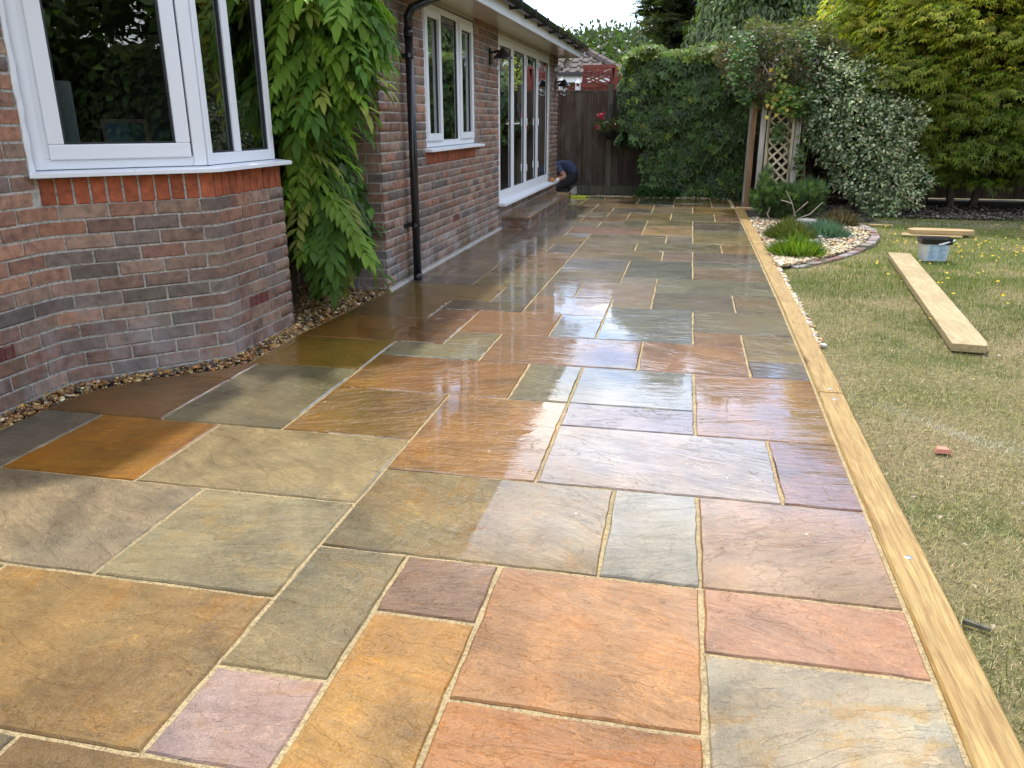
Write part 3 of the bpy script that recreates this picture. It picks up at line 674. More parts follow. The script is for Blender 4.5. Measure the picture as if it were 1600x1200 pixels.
def place_bricks(limit=300):
    ALLB.sort(key=lambda b: -b[0])
    far_v, far_f, far_c = [], [], []
    for i, (px, kind, wall, path, p, q, za, c) in enumerate(ALLB):
        straight = not any(p+.004 < x < q-.004 for x in path.s)
        H = .065 if kind == 'brick' else .128
        if straight and i < limit:
            a, b = path.at(p+1e-6, 0, za), path.at(q-1e-6, 0, za); ang = math.atan2(b[1]-a[1], b[0]-a[0])
            L = math.dist(a[:2], b[:2]); ref = .215 if kind == 'brick' else .065
            o = add('brick', random.choice(BM if kind == 'brick' else SM), None, wall, a, ang, (L/ref, 1, 1)); o.color = (*c, 1)
            continue
        if straight:
            a, b = path.at(p+1e-6, 0, za), path.at(q-1e-6, 0, za); t_ = (Vector(b)-Vector(a)); L = t_.length; t_.normalize()
            V, F = brick_geo(L, H, 1.0, rb)
            V = [(a[0]+x*t_.x - y*t_.y, a[1]+x*t_.y + y*t_.x, za+z) for x, y, z in V]
        else: V, F = bent(path, p, q, za, za+H)
        if i < limit:
            w = Vector(path.at(p, 0, za)); me = bpy.data.meshes.new('brick'); me.from_pydata([tuple(Vector(v)-w) for v in V], [], F); me.materials.append(M['brick']); me.update()
            o = add('brick', me, None, wall, w); o.color = (*c, 1)
        else:
            b0 = len(far_v); far_v += V; far_c += [c]*len(V)
            for f in F:
                f = [x+b0 for x in f]
                for k in range(1, len(f)-1): far_f.append((f[0], f[k], f[k+1]))
    o_ = np.array(origin(house))
    ob = add('brickwork', tri_mesh('brickwork', np.array(far_v)-o_[None], np.array(far_f), np.array(far_c)), M['brick_attr'], house); ob['kind'] = 'stuff'

def fillet(a, b, c, r, n=6):
    a, b, c = Vector(a), Vector(b), Vector(c); t0 = (b-a).normalized(); t1 = (c-b).normalized(); ang = t0.angle(t1); d = r*math.tan(ang/2)
    p0, p1 = b-t0*d, b+t1*d
    return [tuple(p0*(1-f)**2+b*2*f*(1-f)+p1*f*f) for f in [i/n for i in range(n+1)]]
A_, B_, C2_, D_ = (-3.18, 1.25), (-2.62, 1.85), (-2.62, 2.62), (-3.18, 3.16)
bpts = [(-3.18, -1.6)]+fillet((-3.18, -1.6), A_, B_, .20)+fillet(A_, B_, C2_, .025, 2)+[C2_, D_, (-3.18, 3.86)]
bay_path = Path(bpts)
def s_of(path, pt): return min(((Vector(pt)-p).length, s) for p, s in zip(path.p, path.s))[1]
sA = bay_path.s[4]; sC = s_of(bay_path, C2_); sD = s_of(bay_path, D_)
SB0 = sA-.02
hole = [(SB0, sD, .905, 2.30)]
bw = mortar('bay_wall', bay_path, -.05, 2.45, hole)
warm_left = lambda s, z: .55 if (s < SB0 and z > .55) else 0.0
lay(bw, bay_path, -.05, 33, hole, 11, warm_left)
# red bricks on end below the bay sill
m = MB()
for a, b in zip([SB0+.0]+[x for x in bay_path.s if SB0 < x < sD], [x for x in bay_path.s if SB0 < x < sD]+[sD]):
    m.quad(bay_path.at(a+1e-6, -.002, .90), bay_path.at(b-1e-6, -.002, .90), bay_path.at(b-1e-6, -.002, 1.06), bay_path.at(a+1e-6, -.002, 1.06))
bs = m.build('soldier_course', M['mortar'], house)
x = SB0+.02; rr_ = random.Random(9)
while x < sD-.07:
    if x+.065 < sC or x > sC:
        k = math.exp(rr_.gauss(0, .12)); u0, u1 = pix(bay_path.at(x, 0, .92)), pix(bay_path.at(x+.065, 0, 1.05))
        ALLB.append((abs(u1[0]-u0[0])*abs(u1[1]-u0[1])+(1e4 if x < sC else 0), 'soldier_brick', bs, bay_path, x, x+.065, .924, (.33*k, .092*k, .042*k)))
    x += .0755
# extension wall
EX0 = Vector((-2.41, 3.85)); ED = Vector((.009, 1)).normalized(); EN = Vector((ED.y, -ED.x))
def EP(s, o, z): return (EX0.x+ED.x*s+EN.x*o, EX0.y+ED.y*s+EN.y*o, z)
c0 = (EX0.x, EX0.y); c1 = EP(8.42, 0, 0)[:2]
ext_path = Path([(-3.20, 3.85), c0, c1, (-6.5, c1[1]+.03)])
E0 = ext_path.s[1]
WIN = (1.11, 2.84, 1.075, 2.31); DOOR = (3.94, 7.62, .34, 2.31)
eh = [(E0+WIN[0], E0+WIN[1], WIN[2], WIN[3]), (E0+DOOR[0], E0+DOOR[1], DOOR[2]-.03, DOOR[3]), (E0+WIN[0]-.02, E0+WIN[1]+.03, .925, 1.076)]
ew = mortar('garden_wall', ext_path, -.05, 2.36, eh)
lay(ew, ext_path, -.045, 32, eh, 21)
m = MB().quad(EP(WIN[0]-.02, -.002, .925), EP(WIN[1]+.03, -.002, .925), EP(WIN[1]+.03, -.002, 1.076), EP(WIN[0]-.02, -.002, 1.076))
ws = m.build('soldier_course', M['mortar'], house)
x = WIN[0]-.015
while x < WIN[1]-.04:
    k = math.exp(rr_.gauss(0, .1)); ALLB.append((2.0, 'soldier_brick', ws, ext_path, E0+x, E0+x+.065, .936, (.27*k, .085*k, .045*k))); x += .0755
place_bricks(300)
# mortar haunch along the foot of the wall
m = MB()
for a, b in ((.02, 4.05),): m.hexa([EP(a, 0, -.01), EP(a, .032, -.01), EP(b, .032, -.01), EP(b, 0, -.01), EP(a, 0, .022), EP(a, .008, .018), EP(b, .008, .018), EP(b, 0, .022)])
m.build('mortar_haunch', plain('grey_haunch', (.36, .34, .31), .9, .2, 12), house)

# ---- windows
def frame(mb, P, s0, s1, z0, z1, w, o0, o1):
    mb.box(s0, s1, o0, o1, z0, z0+w, P); mb.box(s0, s1, o0, o1, z1-w, z1, P); mb.box(s0, s0+w, o0, o1, z0+w, z1-w, P); mb.box(s1-w, s1, o0, o1, z0+w, z1-w, P)
def line_P(a, b):
    a, b = Vector(a), Vector(b); d = (b-a).normalized(); n_ = Vector((d.y, -d.x))
    return lambda s, o, z: (a.x+d.x*s+n_.x*o, a.y+d.y*s+n_.y*o, z)
def pane(name, P, s0, s1, z0, z1, o, par):
    g_ = MB().quad(P(s0, o, z0), P(s1, o, z0), P(s1, o, z1), P(s0, o, z1)).build('pane', M['glass'], par)
    return g_
PN, PF = line_P(A_, B_), line_P(B_, C2_)
LN = (Vector(B_)-Vector(A_)).length; LF = .77
ZS, ZT = 1.092, 2.28
m = MB(); frame(m, PN, .035, LN-.012, ZS, ZT, .05, -.085, -.02)
m.box(LN-.075, LN-.011, -.09, -.008, ZS, ZT, PN)
bwin = m.build('bay_window', M['upvc'], house, bevel=.004)
m = MB(); frame(m, PN, .075, LN-.085, ZS+.045, ZT-.04, .072, -.075, -.006); m.build('sash', M['upvc'], bwin, bevel=.006)
m = MB(); frame(m, PN, .146, LN-.156, ZS+.116, ZT-.11, .010, -.034, -.014); m.build('gasket', M['gasket'], bwin)
pane('pane', PN, .15, LN-.16, ZS+.12, ZT-.114, -.028, bwin)
m = MB(); frame(m, PF, .012, LF-.01, ZS, ZT, .06, -.085, -.02); m.box(.305, .372, -.085, -.018, ZS+.06, ZT-.06, PF); m.box(.012, .055, -.08, -.008, ZS, ZT, PF)
fwin = m.build('bay_window', M['upvc'], house, bevel=.004)
for (a, b) in ((.072, .305), (.372, LF-.07)):
    m = MB(); frame(m, PF, a, b, ZS+.06, ZT-.06, .010, -.045, -.03); m.build('gasket', M['gasket'], fwin)
    pane('pane', PF, a+.008, b-.008, ZS+.066, ZT-.066, -.040, fwin)
PS = line_P(C2_, D_); LS = (Vector(D_)-Vector(C2_)).length
m = MB(); frame(m, PS, .012, LS-.03, ZS, ZT, .08, -.085, -.02); swin = m.build('bay_window', M['upvc'], house, bevel=.004); pane('pane', PS, .08, LS-.1, ZS+.06, ZT-.06, -.05, swin)
# sill wraps the bay
m = MB(); sp = Path([PN(-.03, 0, 0)[:2], B_, C2_, D_]); L = sp.s
for i in range(3):
    a, b = sp.s[i]+1e-6, sp.s[i+1]-1e-6
    if i == 0: a = 0
    pr = [(-.09, 1.058), (.040, 1.058), (.072, 1.060), (.072, 1.078), (.066, 1.082), (-.09, 1.0925)]
    va = [sp.at(a, o, z) for o, z in pr]; vb = [sp.at(b, o, z) for o, z in pr]; b0 = len(m.v); m.v += va+vb; k = len(pr)
    for j in range(k): m.f.append((b0+j, b0+(j+1) % k, b0+k+(j+1) % k, b0+k+j))
    m.f.append(tuple(range(b0, b0+k))[::-1]); m.f.append(tuple(range(b0+k, b0+2*k)))
m.build('sill', M['upvc'], house)
# sealant bead down the brick edge
m = MB(); m.tube([bay_path.at(SB0-.006+random.uniform(-.003, .003), .004, z) for z in np.linspace(1.06, 2.30, 30)], [.012+random.uniform(0, .006) for _ in range(30)], 6); m.box(-.02, .05, -.09, -.012, ZS, ZT, PN)
m.build('sealant', M['upvc'], house, smooth=False)
# bay roof
m = MB(); rp = Path([(-3.18, 1.0), PN(-.12, .10, 0)[:2], PN(LN+.03, .12, 0)[:2], PF(LF+.03, .12, 0)[:2], (-3.18, 3.4)])
ring = [(p.x, p.y) for p in rp.p]
k = len(ring); b0 = 0
for z in (2.29, 2.50): m.v += [(x, y, z) for x, y in ring]
m.f += [tuple(range(k)), tuple(range(2*k-1, k-1, -1))]
for i in range(k-1): m.f.append((i, i+1, k+i+1, k+i))
m.build('bay_roof', M['upvc'], house)
# window on the extension
P = EP; s0, s1, z0, z1 = WIN
m = MB(); frame(m, P, s0+.01, s1-.01, z0+.012, z1-.01, .055, -.085, -.012)
for a in (s0+.52, s0+1.10): m.box(a, a+.06, -.085, -.012, z0+.06, z1-.06, P)
win = m.build('window', M['upvc'], house, bevel=.004)
for (a, b, sash) in ((s0+.06, s0+.525, 1), (s0+.58, s0+1.10, 0), (s0+1.16, s1-.06, 1)):
    if sash:
        m = MB(); frame(m, P, a, b, z0+.065, z1-.06, .065, -.08, .006); m.build('sash', M['upvc'], win, bevel=.005); a += .06; b -= .06; q = .125
    else: q = .066
    m = MB(); frame(m, P, a, b, z0+q, z1-q+.006, .010, -.034, -.02); m.build('gasket', M['gasket'], win)
    pane('pane', P, a+.008, b-.008, z0+q+.006, z1-q, -.030, win)
m = MB().hexa([P(s0-.06, -.08, 1.050), P(s0-.06, .075, 1.050), P(s1+.13, .075, 1.050), P(s1+.13, -.08, 1.050), P(s0-.06, -.08, 1.087), P(s0-.06, .075, 1.072), P(s1+.13, .075, 1.072), P(s1+.13, -.08, 1.087)])
m.build('sill', M['upvc'], house, bevel=.003)
# folding doors
s0, s1, z0, z1 = DOOR
m = MB(); frame(m, P, s0, s1, z0, z1, .055, -.09, -.02); door = m.build('folding_door', M['upvc'], house, bevel=.004)
div = [s0+.045, s0+.86, s0+1.72, s0+2.62, s1-.045]
for a, b in zip(div[:-1], div[1:]):
    m = MB(); frame(m, P, a+.004, b-.004, z0+.05, z1-.05, .075, -.075, -.008); lf = m.build('door_leaf', M['upvc'], door, bevel=.004)
    m = MB(); frame(m, P, a+.076, b-.076, z0+.122, z1-.122, .012, -.032, -.02)
    m.build('gasket', M['gasket'], door); pane('pane', P, a+.085, b-.085, z0+.13, z1-.13, -.028, door)
for a in (div[2], div[3]):
    for z in (.62, 1.25, 2.05):
        m = MB(); m.tube([P(a, .006, z), P(a, .006, z+.10)], .012, 8); m.build('hinge', M['upvc'], door)
m = MB(); m.tube([P(div[1]+.03, .0, 1.28), P(div[1]+.03, .045, 1.28), P(div[1]+.15, .045, 1.28)], .009, 8); m.build('handle', M['upvc'], door)
m = MB().hexa([P(s0-.05, -.09, .292), P(s0-.05, .10, .292), P(s1+.22, .10, .292), P(s1+.22, -.09, .292), P(s0-.05, -.09, .345), P(s0-.05, .10, .325), P(s1+.22, .10, .325), P(s1+.22, -.09, .345)])
m.build('door_sill', M['upvc'], house, bevel=.004)
# air bricks
terr = plain('terracotta_vent', (.17, .045, .035), .7, .2, 20)
def airbrick(P, s_, z_):
    m = MB(); m.box(s_, s_+.215, -.01, .004, z_, z_+.065, P)
    for k in range(6): m.box(s_+.008, s_+.207, .004, .011, z_+.006+k*.0098, z_+.010+k*.0098, P)
    for k in range(4): m.box(s_+.002+k*.068, s_+.010+k*.068, .004, .012, z_, z_+.065, P)
    m.build('air_brick', terr, house)
airbrick(PF, .24, .255); airbrick(P, 1.88, .335); airbrick(line_P((-3.18, 0), (-3.18, 2)), .70, .255)
# eaves: soffit boards, fascia, gutter with brackets
m = MB()
for k in range(8):
    a, b = -.5+k*1.1, min(-.5+(k+1)*1.1-.006, 8.30)
    m.box(a, b, 0.002, .395, 2.345, 2.36, P)
sof = m.build('soffit', M['soffit'], house)
m = MB()
for a, b in ((-.5, 2.55), (2.553, 5.6), (5.603, 8.32)): m.box(a, b, .395, .412, 2.318, 2.50, P)
m.box(8.302, 8.32, 0, .412, 2.318, 2.50, P)
m.build('fascia', M['upvc'], house)
m = MB(); N_ = 10
sec = [(.475+.062*math.cos(math.pi+math.pi*i/N_), 2.485+.07*math.sin(math.pi+math.pi*i/N_)) for i in range(N_+1)]
sec2 = [(.475+.056*math.cos(2*math.pi-math.pi*i/N_), 2.485+.064*math.sin(2*math.pi-math.pi*i/N_)) for i in range(N_+1)]
sec = sec+sec2; k = len(sec)
m.v += [P(-.5, o, z) for o, z in sec]+[P(8.36, o, z) for o, z in sec]
for i in range(k): m.f.append((i, (i+1) % k, k+(i+1) % k, k+i))
m.f.append(tuple(range(k))); m.f.append(tuple(range(2*k-1, k-1, -1)))
gut = m.build('gutter', M['black'], house)
for a in np.arange(.3, 8.3, .8):
    m = MB()
    for o0, o1, zz0, zz1 in ((.412, .545, 2.398, 2.422), (.53, .548, 2.40, 2.495), (.4125, .43, 2.40, 2.48)): m.box(a, a+.035, o0, o1, zz0, zz1, P)
    m.build('gutter_bracket', M['black'], gut)
# roofs
tile = plain('concrete_roof_tile', (.115, .085, .070), .85, .25, 5, bump=.006)
def tiled(name, P, s0, s1, rows, o0, z0, slope, gauge=.30, wave=.0):
    m = MB(); ca, sa = math.cos(slope), math.sin(slope)
    for r_ in range(rows):
        a0, a1 = r_*gauge, (r_+1)*gauge+.02
        pa = (o0-a0*ca, z0+a0*sa+.03); pb = (o0-a1*ca, z0+a1*sa+.008); pc_ = (o0-a0*ca, z0+a0*sa)
        m.quad(P(s0, pa[0], pa[1]), P(s1, pa[0], pa[1]), P(s1, pb[0], pb[1]), P(s0, pb[0], pb[1]))
        m.quad(P(s0, pc_[0], pc_[1]), P(s1, pc_[0], pc_[1]), P(s1, pa[0], pa[1]), P(s0, pa[0], pa[1]))
    return m.build(name, tile, house)
tiled('roof', P, -.5, 8.45, 14, .46, 2.50, R(30))
MB().box(8.3, 8.45, -3.4, .46, 2.36, 2.44, P).build('verge_board', M['upvc'], house)
tiled('roof', line_P((-3.18, -4), (-3.18, 5)), 0, 8.2, 14, .35, 2.52, R(32))
m = MB().box(0, 8.2, -.02, .35, 2.45, 2.52, line_P((-3.18, -4), (-3.18, 5))); m.build('soffit', M['soffit'], house)
# rooms behind the glass
inw = plain('room_wall', (.30, .28, .25), .8, .1, 2); flo = plain('room_floor', (.16, .11, .07), .5, .2, 3)
def room(x0, x1, y0, y1, z0, z1):
    m = MB(); m.quad((x0, y0, z0), (x0, y1, z0), (x0, y1, z1), (x0, y0, z1)); m.quad((x0, y0, z0), (x0, y0, z1), (x1, y0, z1), (x1, y0, z0)); m.quad((x0, y1, z0), (x1, y1, z0), (x1, y1, z1), (x0, y1, z1)); m.quad((x0, y0, z1), (x0, y1, z1), (x1, y1, z1), (x1, y0, z1))
    m.build('room_wall', inw, house); MB().quad((x0, y0, z0), (x1, y0, z0), (x1, y1, z0), (x0, y1, z0)).build('room_floor', flo, house)
room(-6.8, -3.19, -1.6, 3.83, .2, 2.44); room(-6.8, -2.52, 3.87, 12.2, .3, 2.34)
MB().quad((-3.19, 1.2, 2.285), (-2.64, 1.83, 2.285), (-2.64, 2.6, 2.285), (-3.19, 3.2, 2.285)).build('bay_ceiling', inw, house)
MB().box(-3.6, -2.75, 1.95, 2.55, 1.045, 1.075).build('window_board', M['upvc'], house)

# ---- downpipe
m = MB(); pc_ = lambda s, o, z: P(s, o, z)
m.tube([pc_(.53, .075, 0.0), pc_(.53, .075, 2.02)], .034, 14)
m.tube([pc_(.53, .075, 2.0), pc_(.53, .075, 2.10), pc_(.55, .10, 2.16), pc_(.62, .16, 2.20), pc_(1.05, .46, 2.40)], .034, 14)
dp = m.build('downpipe', M['black'], house, smooth=True)
for z in (.0, 1.95): MB().tube([pc_(.53, .075, z), pc_(.53, .075, z+.06)], .039, 14).build('pipe_collar', M['black'], dp, smooth=True)
for z in (.46, 1.80):
    m = MB(); m.box(.42, .64, .0, .018, z, z+.028, P); m.tube([pc_(.53, .075, z-.002), pc_(.53, .075, z+.03)], .038, 14); m.box(.515, .545, .0, .05, z, z+.028, P); m.build('pipe_clip', M['black'], dp)

# ---- door step
st = thing('door_step', 'low brick step with wet stone treads below the folding doors', 'step', EP(5.9, .2, 0))
m = MB().box(4.09, 7.84, .002, .345, -.03, .115, P); sb_ = m.build('step_base', M['mortar'], st)
rr_ = random.Random(31)
pth = Path([EP(4.09, 0, 0)[:2], EP(4.09, .345, 0)[:2], EP(7.84, .345, 0)[:2]])
pth = Path([EP(4.085, .0, 0)[:2], EP(4.085, .35, 0)[:2], EP(7.84, .35, 0)[:2]])
for k in range(2):
    s_ = -.1 if k else 0.0
    while s_ < pth.L:
        a, b = max(s_, 0), min(s_+.215, pth.L); s_ += .225
        if a < pth.s[1] < b: b = pth.s[1] if pth.s[1]-a > b-pth.s[1] else b; a = a if b == pth.s[1] else pth.s[1]
        if b-a < .04: continue
        p0, p1 = pth.at(a+1e-6, 0, -.028+k*.072), pth.at(b-1e-6, 0, 0)
        o = add('brick', random.choice(BM), None, sb_, p0, math.atan2(p1[1]-p0[1], p1[0]-p0[0]), ((b-a)/.215, 1, 1)); c = bcol(rr_); o.color = (c[0]*.8, c[1]*.75, c[2]*.7, 1)
a = 4.06
for L_, cc in ((.9, (120, 92, 66)), (.58, (104, 96, 84)), (.9, (112, 100, 90)), (.6, (122, 88, 56)), (.80, (110, 92, 64))):
    w = Vector(EP(a+L_/2, .185, .115)); m = MB().box(a+.004, a+L_-.004, -.0, .375, .115, .150, P)
    o = m.build('tread', M['stone'], st, loc=w, bevel=.006); c = S(*cc); o.color = (c[0]*1.4, c[1]*1.4, c[2]*1.3, 1); a += L_

# ---- wall lanterns, sensor, camera
clear = NT('clear_glass'); clear = clear.done(clear('MixShader', {0: .18, 1: clear('BsdfTransparent', {'Color': (.9, .92, .92, 1)}), 2: clear('BsdfGlossy', {'Roughness': .02})}))
def lantern(s_, z_, label):
    t = thing('wall_lantern', label, 'wall light', EP(s_, 0, z_), 'black coach lanterns on the wall')
    m = MB(); m.box(s_-.045, s_+.045, .006, .025, z_-.07, z_+.10, P); m.tube([P(s_, .02, z_+.05), P(s_, .10, z_+.07), P(s_, .16, z_+.055)], .014, 8); m.build('bracket', M['black'], t)
    c = P(s_, .16, 0); MB().lathe(c[0], c[1], [(.012, z_+.10), (.03, z_+.085), (.05, z_+.06), (.115, z_-.005), (.118, z_-.012), (.105, z_-.010), (.01, z_+.03)], 20).build('shade', M['black'], t)
    MB().lathe(c[0], c[1], [(.045, z_-.0), (.075, z_-.05), (.085, z_-.09), (.07, z_-.13), (.02, z_-.155)], 16).build('globe', clear, t, smooth=True)
    MB().lathe(c[0], c[1], [(.01, z_+.01), (.016, z_-.03), (.024, z_-.06), (.008, z_-.085)], 10).build('bulb', plain('bulb', (.75, .75, .72), .2) if 'bulb' not in bpy.data.materials else bpy.data.materials['bulb'], t, smooth=True)
lantern(3.50, 2.00, 'black lantern with glass globe on the brickwork between window and folding doors')
lantern(8.12, 1.88, 'black lantern with glass globe near the far corner, right of the folding doors')
t = thing('security_camera', 'small white camera under the eaves at the far corner of the house', 'camera', EP(8.05, 0, 2.10))
MB().box(8.0, 8.07, .006, .16, 2.10, 2.155, P).build('housing', M['upvc'], t, bevel=.01); MB().tube([P(8.0, .135, 2.128), P(7.985, .135, 2.128)], .02, 12).build('lens', M['black'], t)
t = thing('floodlight_sensor', 'white sensor lamp hanging below the soffit at the far corner', 'sensor', EP(8.15, .2, 2.34))
c = P(8.12, .20, 0); MB().lathe(c[0], c[1], [(.03, 2.343), (.03, 2.30), (.05, 2.27), (.065, 2.21), (.05, 2.17), (.01, 2.16)], 14).build('sensor_head', M['upvc'], t, smooth=True)

# ---- things behind the bay glass
t = thing('desk', 'dark desk just behind the bay window glass', 'desk', (-3.75, 1.9, .2))
MB().box(-4.3, -3.30, .7, 2.6, .98, 1.01).build('desk_top', plain('desk_wood', (.06, .04, .03), .5), t); 
for (x, y) in ((-4.25, .75), (-3.36, .75), (-4.25, 2.55), (-3.36, 2.55)): MB().box(x, x+.05, y, y+.05, .2, .98).build('leg', M['gasket'], t)
sil = plain('silver_shell', (.62, .66, .68), .3, .05, 4)
t = thing('computer_monitor', 'back of a pale computer monitor behind the bay window', 'monitor', (-3.42, 1.72, 1.01))
q = Matrix.Rotation(R(44), 4, 'Z'); PM = lambda x, y, z: tuple(Vector((-3.44, 1.70, 0))+(q @ Vector((x, y, 0)))+Vector((0, 0, z)))
MB().box(-.28, .13, -.012, .012, 1.15, 1.52, PM).build('screen_shell', sil, t, bevel=.02); MB().hexa([PM(-.16, .0, 1.012), PM(.04, .0, 1.012), PM(.04, .18, 1.012), PM(-.16, .18, 1.012), PM(-.1, .02, 1.16), PM(-.02, .02, 1.16), PM(-.02, .03, 1.16), PM(-.1, .03, 1.16)]).build('foot', sil, t)
fr = plain('frame_wood', (.13, .075, .05), .5); dk = plain('frame_picture', (.03, .07, .06), .2)
for i, (cx, cy, w, h, lab) in enumerate(((-3.19, 1.98, .24, .13, 'small brown picture frame standing in the bay window, left one'), (-3.02, 2.16, .22, .13, 'small dark picture frame standing in the bay window, right one'))):
    t = thing('picture_frame', lab, 'frame', (cx, cy, 1.078), 'picture frames in the bay'); PQ = lambda x, y, z: tuple(Vector((cx, cy, 0))+(Matrix.Rotation(R(48), 4, 'Z') @ Vector((x, y+.25*(z-1.08), 0)))+Vector((0, 0, z)))
    m = MB(); frame(m, lambda s, o, z: PQ(s-w/2, o, z), 0, w, 1.078, 1.078+h+.12, .02, 0, .02); m.build('frame', fr if i == 0 else M['gasket'], t); MB().box(-w/2+.02, w/2-.02, .004, .01, 1.10, 1.058+h+.12, PQ).build('picture', dk, t)
t = thing('pendant_lamp', 'dark dome pendant lamp seen through the front of the bay window', 'lamp', (-3.05, 2.5, 2.28))
MB().tube([(-3.05, 2.5, 2.28), (-3.05, 2.5, 2.10)], .008, 6).build('flex', M['black'], t); MB().lathe(-3.05, 2.5, [(.02, 2.12), (.08, 2.09), (.17, 1.99), (.18, 1.96), (.165, 1.965), (.01, 2.05)], 18).build('shade', M['gasket'], t, smooth=True)
t = thing('house_plant', 'leafy house plant standing inside the bay window', 'plant', (-2.95, 2.2, 1.078))
MB().lathe(-2.95, 2.2, [(.05, 1.078), (.065, 1.18), (.06, 1.18), (.005, 1.16)], 12).build('pot', M['upvc'], t)
N_ = 26; a = rng.uniform(0, 6.28, N_); pos = np.c_[-2.95+.02*np.cos(a), 2.2+.02*np.sin(a), rng.uniform(1.2, 1.45, N_)]; d = np.c_[np.cos(a), np.sin(a), rng.uniform(-.2, .7, N_)]
leafmesh('leaves', [scatter(*LEAF, pos, d, np.tile((0, 0, 1.), (N_, 1)), .18, vary((.05, .10, .02), N_))], M['leaf'], t)
# grey sofa behind the folding doors
t = thing('sofa', 'pale grey sofa back seen low behind the folding doors', 'sofa', EP(4.9, -.9, .3)); sg = plain('sofa_cloth', (.30, .31, .30), .9, .1, 10)
MB().box(4.1, 5.6, -1.0, -.75, .32, 1.0, P).build('backrest', sg, t, bevel=.06); MB().box(4.1, 5.6, -1.7, -1.0, .32, .68, P).build('seat', sg, t, bevel=.05)
# ------------------------------------------------------------------ wisteria
wis = thing('wisteria', 'green wisteria climbing between the bay window and the brick corner', 'climber', (-2.95, 3.2, -.01))
wm = MB()
for (x, y) in ((-2.95, 3.05), (-2.86, 3.16), (-3.0, 3.25)):
    px = [(x+.05*math.sin(z*3+x*9), y+.06*math.cos(z*2.5+y*5), z) for z in np.linspace(-.02, 2.4, 16)]
    wm.tube(px, [.035-.009*i/15 for i in range(16)], 7)
wm.build('stem', M['bark'], wis, smooth=True)
def compound(nl, L, droop, rr_):
    """one feathered leaf: a drooping stalk with paired leaflets; axis +Y, face +Z"""
    V, F = [], []
    def leafl(p, d, up, ln):
        d = Vector(d).normalized(); x = d.cross(Vector(up)).normalized(); z = x.cross(d); b = len(V)
        for (a, y, h) in ((0, 0, 0), (-.185, .38, .05), (.185, .38, .05), (-.12, .75, .0), (.12, .75, .0), (0, 1.0, -.10), (0, .42, 0), (0, .76, -.035)):
            V.append(tuple(Vector(p)+x*a*ln+d*y*ln+z*h*ln))
        F.extend([(b, b+6, b+1), (b, b+2, b+6), (b+1, b+6, b+7, b+3), (b+6, b+2, b+4, b+7), (b+3, b+7, b+5), (b+7, b+4, b+5)])
    def rp(t): return Vector((.02*math.sin(t*3), L*t, -droop*L*t*t))
    for i in range(nl):
        t = .22+.74*i/(nl-1); p = rp(t); ln = L*(.40-.10*abs(t-.5))*rr_.uniform(.9, 1.1)
        for s_ in (-1, 1):
            leafl(p, (s_*.9, .75+.5*t, -.35-.5*rr_.random()), (0, .1, 1), ln)
    leafl(rp(1), (0, 1, -.6-droop), (0, .3, 1), L*.42)
    b = len(V); k = 6
    for i in range(k+1):
        p = rp(i/k)
        for q in ((-.003, 0), (.003, 0)): V.append((p.x+q[0], p.y, p.z+.001))
    for i in range(k): F.append((b+2*i, b+2*i+1, b+2*i+3, b+2*i+2))
    me = bpy.data.meshes.new('leaf'); me.from_pydata(V, [], F); me.materials.append(M['leaf_obj']); me.update(); return me
rw = random.Random(5)
WL = [compound(rw.choice([5, 5, 6, 6]), 1.0, rw.uniform(.25, .8), rw) for _ in range(8)]
WX = [(.15, -2.60), (.30, -2.42), (.52, -2.34), (.84, -2.40), (1.05, -2.54), (1.31, -2.58), (1.48, -2.46), (1.60, -2.26), (1.92, -2.12), (2.08, -2.12), (2.5, -2.15)]
nleaf = 0
def wleaf(x, y, z, az, el, sc_, c):
    o = bpy.data.objects.new('leaf', rw.choice(WL)); col.objects.link(o); o.parent = wis
    o.location = Vector((x, y, z))-origin(wis)
    d = Vector((math.cos(az)*math.cos(el), math.sin(az)*math.cos(el), math.sin(el))); up = Vector((0, 0, 1))+d*.0+Vector((math.cos(az), math.sin(az), 0))*.5
    xx = d.cross(up).normalized(); zz = xx.cross(d)
    o.rotation_euler = Matrix((xx, d, zz)).transposed().to_euler(); o.scale = (sc_, sc_, sc_); o.color = (*c, 1)
for i in range(298):
    z = rw.uniform(.50, 2.35) if rw.random() < .8 else rw.uniform(1.4, 2.35)
    xm = lerp(WX, z); front = rw.random() < .75
    L = rw.uniform(.20, .42)
    x = rw.uniform(-2.72, xm-.12); y = rw.uniform(2.98, 3.18) + max(0, (x+2.62))*.3 if front else rw.uniform(3.05, 3.6)
    if not front: x = min(x, xm-.18)
    if rw.random() < .22: x = xm-rw.uniform(.14, .3)
    az = R(rw.uniform(-105, 35)); el = R(rw.uniform(-68, -5))
    g_ = rw.random()
    c = (.10, .20, .03) if g_ < .52 else ((.21, .34, .04) if g_ < .88 else (.34, .37, .08))
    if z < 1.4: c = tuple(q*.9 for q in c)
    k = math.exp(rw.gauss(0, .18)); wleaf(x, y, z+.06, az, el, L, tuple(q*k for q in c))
# the inner mass, too dense to pick apart
N_ = 8000; z = rng.uniform(.42, 2.5, N_); xm = np.interp(z, [a for a, _ in WX], [b for _, b in WX]); x = -3.16+(xm-.10+3.16)*rng.uniform(0, 1, N_); y = rng.uniform(3.0, 3.78, N_)
az = np.radians(rng.uniform(-160, 40, N_)); d = np.c_[np.cos(az), np.sin(az), rng.uniform(-1.6, -.3, N_)]
leafmesh('foliage', [scatter(*LEAF, np.c_[x, y, z], d, np.c_[np.cos(az), np.sin(az), np.full(N_, .8)], rng.uniform(.08, .14, N_), vary((.08, .16, .025), N_, .3))], M['leaf'], wis, 'stuff')

